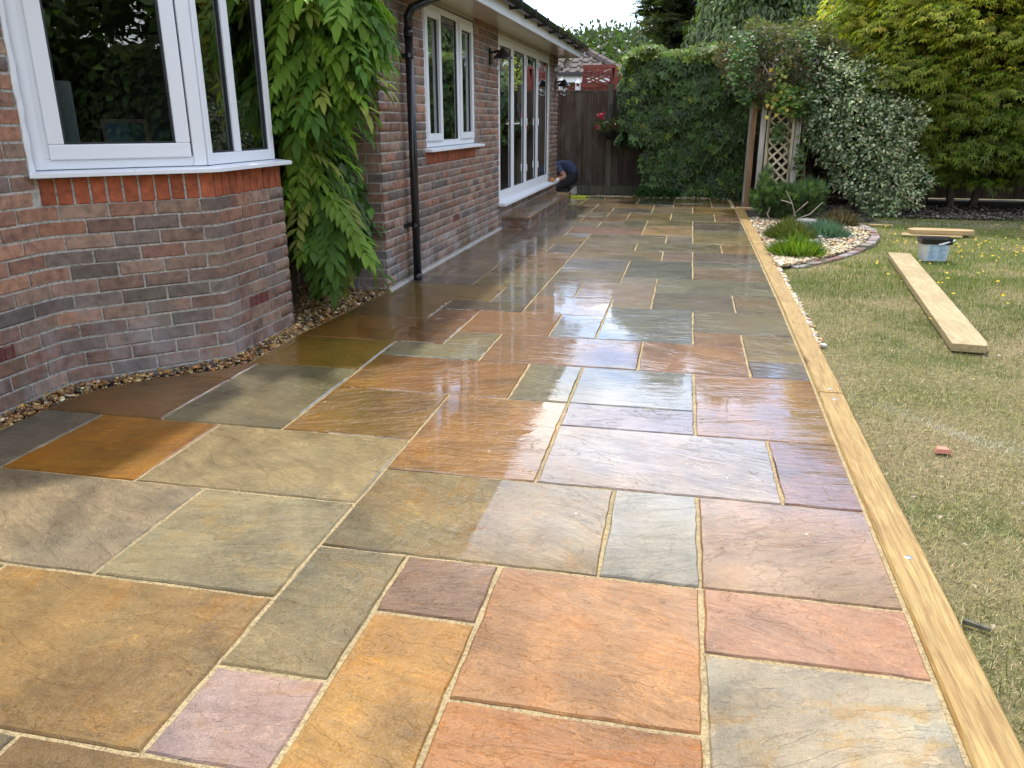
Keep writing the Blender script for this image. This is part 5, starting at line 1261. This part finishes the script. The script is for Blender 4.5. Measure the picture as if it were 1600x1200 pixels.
m = MB(); m.quad((-1.7, NY-.42, 2.42), (-1.7, NY+7, 2.42), tuple(B+Vector((0, 3.5, 0))), tuple(B)); m.build('roof_side', bpy.data.materials['brown_pantile'], nb)
m = MB(); PNb = lambda s, o, z: (-1.60+o, NY+.25+s, z); frame(m, PNb, 0, 1.1, 1.1, 2.16, .07, 0, .05); m.box(.5, .56, 0, .05, 1.1, 2.16, PNb); w_ = m.build('window', M['upvc'], nb); pane('pane', PNb, .06, 1.04, 1.16, 2.1, .02, w_)
# red stained trellis arbour
tr_ = thing('trellis_arbour', 'red stained wooden trellis arbour showing above the fence', 'trellis', (-1.9, 14.3, 0))
TX = lambda x, y, z: (x + .12*(2.3-z)*-1.0, y, z)
for x in (-2.13, -1.60): MB().box(x-.035, x+.035, 14.1, 14.17, 0, 2.30, lambda a, b, c: (a+(c-1.85)*.12, b, c)).build('post', M['red_wood'], tr_)
MB().box(-2.14, -1.50, 14.09, 14.16, 2.27, 2.33).build('rail', M['red_wood'], tr_); MB().box(-2.18, -1.62, 14.09, 14.16, 1.93, 1.985).build('rail', M['red_wood'], tr_)
for k in range(5):
    for sg in (1, -1):
        z = 1.96+k*.075; xa, xb = (-2.10, -1.60); A = Vector((xa, 14.10+.012*sg, z-.02 if sg > 0 else z+.12)); B = Vector((xb, 14.10+.012*sg, z+.20 if sg > 0 else z-.10)); A.z = min(max(A.z, 1.95), 2.28); B.z = min(max(B.z, 1.95), 2.28)
        MB().tube([A, B], .021, 4).build('lath', M['red_wood'], tr_)
MB().box(-1.56, -1.46, 14.1, 14.9, 1.0, 2.30, lambda a, b, c: (a+(c-2.3)*-.05, b, c)).build('side_panel', M['red_wood'], tr_)
def ornament(x, y, z, label, s_=1.0):
    t = thing('garden_lantern', label, 'lantern', (x, y, z), 'white lanterns on the fence'); w = .042*s_
    m = MB()
    for (a, b) in ((-w, -w), (w-.01, -w), (-w, w-.01), (w-.01, w-.01)): m.box(x+a, x+a+.012, y+b, y+b+.012, z, z+.12*s_)
    m.box(x-w-.004, x+w+.004, y-w-.004, y+w+.004, z-.004, z+.014); m.box(x-w-.004, x+w+.004, y-w-.004, y+w+.004, z+.115*s_, z+.127*s_); m.build('frame', M['upvc'], t)
    MB().lathe(x, y, [(w*1.35, z+.127*s_), (w*.5, z+.17*s_), (.006, z+.19*s_), (.004, z+.22*s_)], 4).build('roof', M['upvc'], t); MB().lathe(x, y, [(.02, z+.012), (.02, z+.06), (.002, z+.065)], 10).build('candle', M['upvc'], t)
ornament(-2.12, FY+.01, 1.852, 'small white lantern standing on the fence top left of the red trellis')
ornament(-2.42, FY+.01, 1.852, 'white lantern on the fence top right beside the house corner', 1.15)

# ------------------------------------------------------------------ hanging basket
t = thing('hanging_basket', 'hanging basket with red flowers on the fence', 'basket', (-1.50, 13.12, 1.0))
m = MB(); m.box(-1.52, -1.48, 13.23, 13.258, 1.3, 1.62); m.tube([(-1.5, 13.24, 1.58), (-1.5, 13.12, 1.60), (-1.5, 13.06, 1.55)], .008, 6); m.build('bracket', M['black'], t)
MB().lathe(-1.5, 13.06, [(.03, 1.0), (.10, 1.03), (.15, 1.10), (.165, 1.17), (.15, 1.17), (.01, 1.14)], 16).build('bowl', plain('dark_coir', (.02, .016, .012), .95, .3, 30, bump=.01), t)
for a in (0, 2.1, 4.2): MB().tube([(-1.5+.16*math.cos(a), 13.06+.16*math.sin(a), 1.17), (-1.5, 13.06, 1.54)], .003, 4).build('chain', M['black'], t)
p_, d_ = blob(620, (-1.50, 13.04, 1.22), (.24, .17, .13), .3); n3 = len(p_); leafmesh('foliage', [scatter(*LEAF, p_, unit(d_+rng.normal(0, .5, (n3, 3))), d_+np.array([[0, -.3, .6]]), rng.uniform(.035, .065, n3), vary((.085, .12, .03), n3, .35))], M['leaf'], t)
p_ = np.r_[blob(46, (-1.63, 12.98, 1.40), (.07, .06, .06), .3)[0], blob(14, (-1.70, 12.95, 1.20), (.06, .05, .05), .3)[0], blob(10, (-1.4, 12.92, 1.24), (.12, .05, .04), .3)[0]]; n3 = len(p_); leafmesh('flowers', [scatter(*LEAF, p_, rdir(n3), rdir(n3)+np.array([[0, -1, .5]]), .045, vary((.46, .02, .075), n3, .2), .07)], M['leaf'], t, 'stuff')

# ------------------------------------------------------------------ person kneeling by the step
pe = thing('person', 'person in navy T-shirt and dark trousers kneeling beyond the house corner', 'person', (-2.15, 12.78, 0))
def skin_body(name, J, E, root, groups, parent):
    bm = bmesh.new(); lay_ = bm.verts.layers.skin.verify(); vs2 = {}
    for k, (p, r) in J.items():
        v = bm.verts.new(Vector(p)-origin(parent)); v[lay_].radius = (r, r) if not isinstance(r, tuple) else r; v[lay_].use_root = (k == root); vs2[k] = v
    for a, b in E: bm.edges.new((vs2[a], vs2[b]))
    me = bpy.data.meshes.new(name); bm.to_mesh(me); bm.free()
    o = bpy.data.objects.new(name, me); col.objects.link(o); md = o.modifiers.new('skin', 'SKIN'); md.use_smooth_shade = True
    sb = o.modifiers.new('sub', 'SUBSURF'); sb.levels = 2; sb.render_levels = 2
    dg = bpy.context.evaluated_depsgraph_get(); m2 = bpy.data.meshes.new_from_object(o.evaluated_get(dg)); bpy.data.objects.remove(o)
    names = list(groups.keys()); m2.materials.clear()
    for g_ in names: m2.materials.append(groups[g_][0])
    segs = [(Vector(J[a][0])-origin(parent), Vector(J[b][0])-origin(parent), next(i for i, g_ in enumerate(names) if (a, b) in groups[g_][1])) for a, b in E]
    for f in m2.polygons:
        c = f.center; best, bi = 1e9, 0
        for a, b, gi in segs:
            ab = b-a; tt = max(0, min(1, (c-a).dot(ab)/max(ab.length_squared, 1e-9))); dd = (c-(a+ab*tt)).length
            if dd < best: best, bi = dd, gi
        f.material_index = bi; f.use_smooth = True
    return add(name, m2, None, parent)
PY = 12.80
J = {'pel': ((-2.09, PY, .33), .135), 'sp1': ((-2.12, PY, .45), .14), 'sp2': ((-2.20, PY, .535), .135), 'che': ((-2.34, PY, .55), .13), 'nec': ((-2.50, PY, .53), .055), 'hd1': ((-2.57, PY, .50), .085), 'hd2': ((-2.66, PY, .45), .09), 'hd3': ((-2.70, PY, .38), .055),
     'shR': ((-2.37, PY-.17, .53), .062), 'elR': ((-2.20, PY-.30, .34), .042), 'wrR': ((-2.37, PY-.42, .29), .03), 'haR': ((-2.40, PY-.46, .285), .03), 'shL': ((-2.40, PY+.17, .52), .062), 'elL': ((-2.38, PY+.26, .30), .042), 'wrL': ((-2.52, PY+.12, .20), .03), 'haL': ((-2.58, PY+.08, .18), .03),
     'hiR': ((-2.10, PY-.12, .29), .10), 'knR': ((-2.40, PY-.14, .12), .065), 'anR': ((-2.12, PY-.13, .075), .045), 'hiL': ((-2.10, PY+.12, .29), .10), 'knL': ((-2.42, PY+.14, .12), .065), 'anL': ((-2.12, PY+.13, .075), .045)}
E_ = [('pel', 'sp1'), ('sp1', 'sp2'), ('sp2', 'che'), ('che', 'nec'), ('nec', 'hd1'), ('hd1', 'hd2'), ('hd2', 'hd3'), ('che', 'shR'), ('shR', 'elR'), ('elR', 'wrR'), ('wrR', 'haR'), ('che', 'shL'), ('shL', 'elL'), ('elL', 'wrL'), ('wrL', 'haL'), ('pel', 'hiR'), ('hiR', 'knR'), ('knR', 'anR'), ('pel', 'hiL'), ('hiL', 'knL'), ('knL', 'anL')]
for i in range(5):   # fingers of the visible hand close on the level
    a = -.5+.25*i; b0 = Vector(J['haR'][0]); r_ = .0085
    f1 = b0+Vector((-.035, -.02+a*.05, .022 if i else -.01)); f2 = f1+Vector((-.022, -.004, -.022 if i else -.012))
    J['f%da' % i] = (tuple(f1), r_); J['f%db' % i] = (tuple(f2), r_*.85); E_ += [('haR', 'f%da' % i), ('f%da' % i, 'f%db' % i)]
navy = plain('navy_cotton', (.030, .042, .088), .85, .2, 12, bump=.004); trou = plain('black_trousers', (.010, .011, .015), .8, .2, 12); skn = plain('skin', (.33, .17, .11), .55, .08, 10); hairm = plain('dark_hair', (.02, .014, .01), .7, .2, 40)
shirt = [('sp1', 'sp2'), ('sp2', 'che'), ('che', 'shR'), ('che', 'shL'), ('pel', 'sp1')]
J['slR'] = (tuple(Vector(J['shR'][0]).lerp(Vector(J['elR'][0]), .62)), .052); J['slL'] = (tuple(Vector(J['shL'][0]).lerp(Vector(J['elL'][0]), .62)), .052)
E_.remove(('shR', 'elR')); E_.remove(('shL', 'elL')); E_ += [('shR', 'slR'), ('slR', 'elR'), ('shL', 'slL'), ('slL', 'elL')]; shirt += [('shR', 'slR'), ('shL', 'slL')]
legs = [e for e in E_ if e[0] in ('hiR', 'hiL', 'knR', 'knL') or e in (('pel', 'hiR'), ('pel', 'hiL'))]
skin_body('body', J, E_, 'pel', {'shirt': (navy, shirt), 'legs': (trou, legs), 'skin': (skn, [e for e in E_ if e not in shirt and e not in legs])}, pe)
MB().lathe(-2.64, PY, [(.02, .375), (.085, .42), (.102, .48), (.085, .545), (.03, .575)], 12).build('hair', hairm, pe, smooth=True)
shoe = plain('pale_trainer', (.42, .42, .38), .7, .2, 14)
for s_ in (-.13, .13):
    m = MB(); y = PY+s_; m.hexa([(-2.14, y-.03, .02), (-2.03, y-.04, .0), (-2.03, y+.04, .0), (-2.14, y+.03, .02), (-2.13, y-.03, .10), (-2.045, y-.035, .17), (-2.045, y+.035, .17), (-2.13, y+.03, .10)]); m.build('shoe', shoe, pe, bevel=.025)
t = thing('spirit_level', 'white spirit level held against the wall by the kneeling person', 'spirit level', (-2.30, 12.1, .285))
MB().box(-2.315, -2.285, 11.72, 12.36, .265, .315).build('beam', M['upvc'], t, bevel=.004); MB().tube([(-2.284, 12.26, .29), (-2.281, 12.26, .29)], .016, 12).build('vial', M['gasket'], t)
t = thing('sponge', 'orange sponge on the end of the white door sill', 'sponge', EP(7.66, .05, .326))
c = EP(7.66, .05, 0); MB().lathe(c[0], c[1], [(.03, .327), (.05, .345), (.045, .385), (.015, .40)], 12).build('sponge_body', plain('orange_sponge', (.55, .22, .07), .9, .2, 40, bump=.004), t, smooth=True)
t = thing('lime_level', 'lime green level lying on the paving by the kneeling person', 'spirit level', (-1.95, 12.42, 0)); lime = plain('lime_paint', (.50, .58, .03), .4, .05, 10)
MB().box(-2.14, -1.78, 12.22, 12.245, .004, .03).build('flange', lime, t); MB().box(-2.14, -1.75, 12.42, 12.445, .004, .03).build('flange', lime, t); MB().box(-2.13, -1.76, 12.246, 12.419, .006, .012).build('web', M['gasket'], t)

# ------------------------------------------------------------------ planting bed
BLADE = ([(-.5, 0, 0), (.5, 0, 0), (.32, .55, .10), (-.32, .55, .10), (0, 1, .34)], [(0, 1, 2), (0, 2, 3), (3, 2, 4)])
def spiky(name, label, cat, c, r, h, n_, L, w, colr, tip=None, up=.5, group=None):
    t = thing(name, label, cat, (c[0], c[1], -.01), group)
    a = rng.uniform(0, 6.283, n_); q = rng.random(n_)**.5; p_ = np.c_[c[0]+r[0]*q*np.cos(a)*.85, c[1]+r[1]*q*np.sin(a)*.85, h*(1-q**2)*rng.random(n_)*.75]
    d = np.c_[np.cos(a)*q, np.sin(a)*q, up+.6*(1-q)]+rng.normal(0, .18, (n_, 3)); cc = vary(colr, n_, .28)
    if tip is not None:
        k = rng.random(n_) < .35; cc[k] = vary(tip, int(k.sum()), .2)
    leafmesh('foliage', [scatter(*BLADE, p_, d, -np.c_[np.cos(a), np.sin(a), np.full(n_, .3)], rng.uniform(.7, 1.2, n_)*L, cc, w)], M['leaf'], t)
    m = MB()
    for k in range(6): b = 1.05*k; m.tube([(c[0], c[1], -.01), (c[0]+r[0]*.5*math.cos(b), c[1]+r[1]*.5*math.sin(b), h*.4)], [.008, .003], 5)
    m.build('stem', M['bark'], t); return t
spiky('heather', 'bright green spiky heather at the front of the pebble bed', 'plant', (1.075, 6.42), (.26, .26), .14, 1500, .15, .010, (.085, .155, .022), (.19, .26, .03))
spiky('heather', 'olive green heather in the middle of the pebble bed, behind the bright one', 'plant', (1.16, 7.72), (.28, .30), .22, 1700, .13, .010, (.070, .105, .025), (.13, .115, .04))
spiky('creeping_juniper', 'blue green creeping juniper spreading right of the olive heather', 'plant', (1.58, 8.0), (.30, .36), .13, 1300, .14, .012, (.070, .135, .115), (.11, .18, .16), .15)
spiky('dark_heather', 'dark brownish heather at the back right of the pebble bed', 'plant', (1.95, 9.15), (.26, .3), .20, 1100, .12, .012, (.055, .055, .028), (.15, .10, .08))
pi_ = thing('dwarf_pine', 'bushy dwarf pine at the foot of the arch', 'shrub', (1.32, 9.75, -.01))
m = MB(); rp_ = random.Random(3)
for k in range(16):
    a = k*2.4; e = Vector((1.32+.42*math.cos(a)*rp_.uniform(.6, 1), 9.75+.35*math.sin(a), rp_.uniform(.15, .55))); m.tube([(1.32, 9.75, -.01), tuple(Vector((1.32, 9.75, .1)).lerp(e, .5)), tuple(e)], [.018, .010, .004], 5)
m.build('stem', M['bark'], pi_)
m = MB()
for (a, b, c) in (((1.42, 9.35, .08), (1.36, 9.3, .25), (1.26, 9.28, .42)), ((1.36, 9.3, .25), (1.28, 9.25, .28), (1.2, 9.25, .30)), ((1.45, 9.3, .05), (1.6, 9.28, .12), (1.75, 9.3, .28)), ((1.1, 9.35, .02), (1.05, 9.3, .10), (1.07, 9.28, .2)), ((1.4, 9.4, .1), (1.5, 9.3, .22), (1.56, 9.3, .28))): m.tube([a, b, c], [.010, .008, .005], 6)
m.build('bare_twig', M['bark_pale'], pi_)
parts = []
for (cx, cy, cz, rx, rz, n_) in ((1.08, 9.7, .24, .22, .24, 420), (1.3, 9.6, .26, .24, .20, 420), (1.58, 9.75, .27, .20, .22, 420), (1.04, 9.85, .44, .09, .24, 170), (1.70, 9.9, .28, .16, .22, 240), (1.35, 9.9, .30, .3, .16, 260)):
    p_, d_ = blob(n_, (cx, cy, cz), (rx, .26, rz), .55); n3 = len(p_); p_[:, 2] = np.maximum(p_[:, 2], .02)
    parts.append(scatter(*TUFT, p_, unit(d_+rng.normal(0, .5, (n3, 3))+np.array([[0, 0, .5]])), rdir(n3), rng.uniform(.06, .11, n3), vary((.085, .14, .045), n3, .35)))
leafmesh('foliage', parts, M['leaf'], pi_)
lic = plain('lichen_stone', (.26, .26, .24), .9, .3, 9, bump=.012)
def rock(c, r, label):
    V0, F0 = ICO; m = MB(); V2 = [tuple(np.array(c)+v*np.array(r)*(1+.14*math.sin(7*i))) for i, v in enumerate(V0)]; m.v = V2; m.f = [tuple(f) for f in F0]
    o = m.build('bed_stone', lic, loc=(c[0], c[1], -.01)); sb2 = o.modifiers.new('sub', 'SUBSURF'); sb2.levels = 2; sb2.render_levels = 2; tag(o, label, 'stone', 'stones in the pebble bed')
rock((1.28, 7.12, .03), (.17, .08, .06), 'flat grey stone between the two heathers'); rock((1.55, 9.15, .03), (.22, .1, .06), 'flat grey stone in front of the dwarf pine')
t = thing('solar_light', 'small metal stake light standing in the pebble bed', 'garden light', (1.41, 7.15, 0)); zn = bpy.data.materials['zinc']
MB().lathe(1.41, 7.15, [(.018, 0), (.018, .09), (.026, .092), (.026, .11), (.004, .114)], 12).build('stake', zn, t, smooth=False)

# ------------------------------------------------------------------ boards and bucket on the lawn
t = thing('timber_plank', 'long pale timber plank lying on the lawn', 'plank', (1.9, 4.8, LAWN_Z))
a, b = Vector((1.66, 2.98)), Vector((2.115, 6.65)); d = (b-a).normalized(); n_ = Vector((d.y, -d.x)); w = .105
PP = lambda s, o, z: (a.x+d.x*s+n_.x*o, a.y+d.y*s+n_.y*o, z)
Lp = (b-a).length; z0, z1 = LAWN_Z+.012, LAWN_Z+.062; poly = [(0, -w), (0, w*.82), (.10, w), (Lp, w), (Lp, -w)]
m = MB(); m.v = [PP(s, o, z0) for s, o in poly]+[PP(s, o, z1) for s, o in poly]; m.f = [(4, 3, 2, 1, 0), (5, 6, 7, 8, 9)]+[(i, (i+1) % 5, 5+(i+1) % 5, 5+i) for i in range(5)]
m.build('timber', M['plank'], t, bevel=.004)
t = thing('short_board', 'short thick board resting on a thinner one behind the bucket', 'board', (3.0, 8.5, LAWN_Z))
ply = [(2.68, 8.42), (3.30, 8.40), (3.40, 8.47), (3.38, 8.62), (2.76, 8.66), (2.66, 8.56)]; m = MB(); m.v = [(x, y, LAWN_Z+.034) for x, y in ply]+[(x, y, LAWN_Z+.085) for x, y in ply]; m.f = [(5, 4, 3, 2, 1, 0), (6, 7, 8, 9, 10, 11)]+[(i, (i+1) % 6, 6+(i+1) % 6, 6+i) for i in range(6)]; m.build('timber', M['plank_end'], t, bevel=.005)
t = thing('thin_board', 'thin board lying under the short thick board behind the bucket', 'board', (3.0, 8.4, LAWN_Z)); MB().hexa([(2.55, 8.36, LAWN_Z+.012), (3.22, 8.30, LAWN_Z+.012), (3.24, 8.46, LAWN_Z+.012), (2.6, 8.54, LAWN_Z+.012), (2.55, 8.36, LAWN_Z+.031), (3.22, 8.30, LAWN_Z+.031), (3.24, 8.46, LAWN_Z+.031), (2.6, 8.54, LAWN_Z+.031)]).build('timber', M['plank_end'], t)
t = thing('offcut', 'narrow timber offcut lying on the lawn near the bed edging', 'offcut', (2.55, 9.35, LAWN_Z)); MB().box(2.38, 2.68, 9.32, 9.40, LAWN_Z+.01, LAWN_Z+.03).build('timber', M['plank_end'], t)
bk = thing('bucket', 'white plastic bucket with black lid and white handle on the lawn', 'bucket', (2.40, 6.55, LAWN_Z))
def rsq(cx, cy, hw, hd, r_, n_=4):
    out = []
    for (sx, sy, a0) in ((1, 1, 0), (-1, 1, 90), (-1, -1, 180), (1, -1, 270)):
        for i in range(n_+1): q = R(a0+90*i/n_); out.append((cx+sx*(hw-r_)+r_*math.cos(q), cy+sy*(hd-r_)+r_*math.sin(q)))
    return out
def loft(rings):
    m = MB(); k = len(rings[0][0])
    for pts, z in rings: m.v += [(x, y, z) for x, y in pts]
    for j in range(len(rings)-1):
        for i in range(k): m.f.append((j*k+i, j*k+(i+1) % k, (j+1)*k+(i+1) % k, (j+1)*k+i))
    m.f.append(tuple(reversed(range(k)))); m.f.append(tuple((len(rings)-1)*k+i for i in range(k))); return m
bx, by, bz = 2.41, 6.56, LAWN_Z+.012
buc = plain('bucket_plastic', (.55, .56, .53), .45, .12, 12); labm = plain('bucket_label', (.42, .56, .68), .4, .06, 5); txt = plain('bucket_print', (.16, .22, .30), .5)
loft([(rsq(bx, by, .115, .095, .04), bz), (rsq(bx, by, .135, .112, .045), bz+.19)]).build('tub', buc, bk, smooth=False)
loft([(rsq(bx, by, .145, .122, .045), bz+.172), (rsq(bx, by, .147, .124, .045), bz+.222), (rsq(bx, by, .135, .112, .04), bz+.224), (rsq(bx, by, .132, .108, .04), bz+.212)]).build('lid', M['black'], bk)
fy = lambda z, e=0: by-.095-.017*(z-bz)/.19-e
lb = MB(); lb.hexa([(bx-.075, fy(bz+.01, .0012), bz+.01), (bx+.095, fy(bz+.01, .0012), bz+.01), (bx+.095, fy(bz+.01)+.002, bz+.01), (bx-.075, fy(bz+.01)+.002, bz+.01), (bx-.075, fy(bz+.165, .0012), bz+.165), (bx+.095, fy(bz+.165, .0012), bz+.165), (bx+.095, fy(bz+.165)+.002, bz+.165), (bx-.075, fy(bz+.165)+.002, bz+.165)]); lbo = lb.build('label', labm, bk)
m = MB()
for cxx in (bx-.066, bx+.018):
    for k in range(11):
        z = bz+.03+k*.0118; w2 = random.uniform(.03, .068); m.quad((cxx, fy(z, .002), z), (cxx+w2, fy(z, .002), z), (cxx+w2, fy(z+.004, .002), z+.004), (cxx, fy(z+.004, .002), z+.004))
m.build('small_print', txt, bk)
m = MB(); m.tube([(bx+.148, by, bz+.205), (bx+.15, by-.10, bz+.215), (bx+.05, by-.135, bz+.185), (bx+.0, by-.137, bz+.172)], .008, 8); m.build('handle', M['upvc'], bk, smooth=True)
t = thing('tile_shard', 'broken terracotta shard lying on the dry grass', 'shard', (1.035, 1.31, LAWN_Z)); MB().hexa([(1.0, 1.28, LAWN_Z+.012), (1.07, 1.285, LAWN_Z+.012), (1.065, 1.325, LAWN_Z+.012), (1.01, 1.33, LAWN_Z+.012), (1.005, 1.285, LAWN_Z+.03), (1.06, 1.29, LAWN_Z+.03), (1.05, 1.32, LAWN_Z+.03), (1.015, 1.325, LAWN_Z+.03)]).build('shard', plain('terracotta', (.50, .20, .13), .8), t)
t = thing('wood_splinter', 'thin grey strip of wood lying against the sleeper', 'wood strip', (.735, .0, LAWN_Z)); MB().hexa([(.722, .005, LAWN_Z+.01), (.785, -.02, LAWN_Z+.01), (.787, -.008, LAWN_Z+.01), (.725, .018, LAWN_Z+.01), (.722, .005, LAWN_Z+.024), (.785, -.02, LAWN_Z+.02), (.787, -.008, LAWN_Z+.02), (.725, .018, LAWN_Z+.024)]).build('strip', M['fence_post'], t)

# ------------------------------------------------------------------ lawn
def inbed(x, y): return (y > 5.7) & (y < 10.0) & (x < np.interp(y, [b for _, b in BED], [a for a, _ in BED])+.08)
def fnoise(x, y, s, seed):
    r_ = np.random.default_rng(seed); v = 0
    for k in range(5):
        a = r_.uniform(0, 6.28); f = s*(1.0+.9*k); v = v+np.sin((x*np.cos(a)+y*np.sin(a))*f+r_.uniform(0, 6.28)+1.3*np.sin((x*np.sin(a)-y*np.cos(a))*f*.7))/(1+.5*k)
    return v/2.5
NB = 265000
y = np.r_[rng.uniform(-1.6, 2.2, int(NB*.40)), rng.uniform(2.0, 6.2, int(NB*.36)), rng.uniform(6.0, 10.45, int(NB*.24))]
x0_ = np.interp(y, [a for a, _ in SLEEP], [b for _, b in SLEEP])+.124
xr_ = np.maximum(x0_+.9, .3+(y+2.1)*.80+.7)
x = x0_+(xr_-x0_)*rng.random(NB)
ok = ~inbed(x, y) & ~((y > 2.1) & (x < x0_+.05+.02*np.sin(y*9)) & (y < 5.9) & (rng.random(NB) < .8))
pl = PP(0, 0, 0)
x, y = x[ok], y[ok]; N_ = len(x)
sx = (x-a.x)*d.x+(y-a.y)*d.y; ox = (x-a.x)*n_.x+(y-a.y)*n_.y
ok = ~((sx > 0) & (sx < Lp) & (np.abs(ox) < w-.004)); x, y = x[ok], y[ok]; N_ = len(x)
green = np.clip(.32+.85*fnoise(x, y, 1.5, 1)+.45*fnoise(x, y, 5, 2)+.30*np.clip((y-3.9)/1.8, -1.4, 1)+.35*np.exp(-((x-np.interp(y, [q for q, _ in SLEEP], [r_ for _, r_ in SLEEP])-.28)/.13)**2)*(y < 2.4), 0, 1)
isg = rng.random(N_) < green*.9+.06
fr_ = np.clip((y-3.5)/3.5, 0, 1)[:, None]; cg = vary(np.array([[.12, .16, .034]])*(1-fr_)+np.array([[.16, .24, .035]])*fr_, N_, .28, .1); cs = vary((.52, .43, .24), N_, .22, .06); cm = vary((.28, .24, .10), N_, .25)
cc = np.where(isg[:, None], cg, np.where((rng.random(N_) < .6)[:, None], cs, cm))
# lime dust lines
ld = np.exp(-((y-(1.95-.95*(x-.80)+.05*np.sin(x*9)))/.07)**2)*(x > .78)*np.clip((x-.75)*3, .25, 1); cc = cc*(1-.75*ld[:, None])+np.array([[.62, .62, .58]])*(.75*ld[:, None])
ld = np.exp(-((y-9.75-.08*np.sin(x*3))/.14)**2)*(x > 2.2)*(x < 4.4)*.6; cc = cc*(1-ld[:, None])+np.array([[.55, .57, .58]])*ld[:, None]
near = np.clip((3.5-y)/3.5, 0, 1); az = rng.uniform(0, 6.283, N_); L = (.012+.020*rng.random(N_))*(1+.35*isg)*(1+.25*(y > 5))
up = np.where(isg, rng.uniform(.5, 2.2, N_), rng.uniform(.05, .8, N_))
dv = np.c_[np.cos(az), np.sin(az), up]
GB = ([(-.5, 0, 0), (.5, 0, 0), (0, .55, .06), (0.15, 1, -.10)], [(0, 1, 2), (2, 1, 3)])
go = leafmesh('grass', [scatter(*BLADE, np.c_[x, y, np.full(N_, LAWN_Z-.002)], dv, np.c_[-np.cos(az), -np.sin(az), np.full(N_, .8)], L, cc, .0021+.0010*rng.random(N_)+.0022*np.clip((y-2)/6, 0, 1))], M['grass'], None, 'stuff')
go['label'] = 'lawn grass, dry and straw coloured in front and green farther back'
N_ = 260; y = np.r_[rng.uniform(-1, 3.2, 200), rng.uniform(3, 9, 60)]; x = np.interp(y, [q for q, _ in SLEEP], [r_ for _, r_ in SLEEP])+.2+rng.random(N_)*(.5+(y+1.5)*.5); az = rng.uniform(0, 6.28, N_)
o = leafmesh('dead_leaves', [scatter(*LEAF, np.c_[x, y, np.full(N_, LAWN_Z+.018)], np.c_[np.cos(az), np.sin(az), rng.normal(0, .15, N_)], np.c_[rng.normal(0, .3, (N_, 2)), np.ones(N_)], rng.uniform(.012, .03, N_), vary((.50, .43, .28), N_, .2))], M['leaf'], None, 'stuff'); o['label'] = 'small dead leaves and chips scattered on the dry grass'
# yellow lawn flowers
fm = MB()
for k in range(9):
    a2 = k*2*math.pi/9; c2, s2 = math.cos(a2), math.sin(a2); fm.quad((0, 0, .002), (.013*c2-.005*s2, .013*s2+.005*c2, .006), (.019*c2, .019*s2, .004), (.013*c2+.005*s2, .013*s2-.005*c2, .006))
fme = bpy.data.meshes.new('yellow_flower'); fme.from_pydata(fm.v, [], fm.f); fme.materials.append(leaf_mat('yellow_petal', attr=False, trans=.3, tint=(1, 1, .6)))
rfl = random.Random(77); cnt = 0
while cnt < 190:
    if cnt < 165: xx, yy = rfl.gauss(3.5, .75), rfl.gauss(6.9, 1.25)
    else: xx, yy = rfl.uniform(1.3, 3), rfl.uniform(3.4, 9.3)
    if yy > 9.6 or yy < 3.2 or xx < 1.5 or (yy > 5.7 and xx < bed_x(yy)+.2) or (2.1 < xx < 2.7 and 6.3 < yy < 6.8) or (2.5 < xx < 3.5 and 8.2 < yy < 8.8): continue
    if -.12 < (xx-a.x)*n_.x+(yy-a.y)*n_.y < .12 and yy < 6.8: continue
    o = bpy.data.objects.new('yellow_flower', fme); col.objects.link(o); o.location = (xx, yy, LAWN_Z+rfl.uniform(.03, .06)); s_ = rfl.uniform(.55, 1.0); o.scale = (s_, s_, s_); o.rotation_euler = (rfl.uniform(.1, .7), rfl.gauss(0, .25), rfl.uniform(-.6, .6)); o.color = (.72, .52, .02, 1)
    tag(o, 'small yellow flower growing in the lawn near the bucket and boards', 'flower', 'yellow flowers in the lawn'); cnt += 1
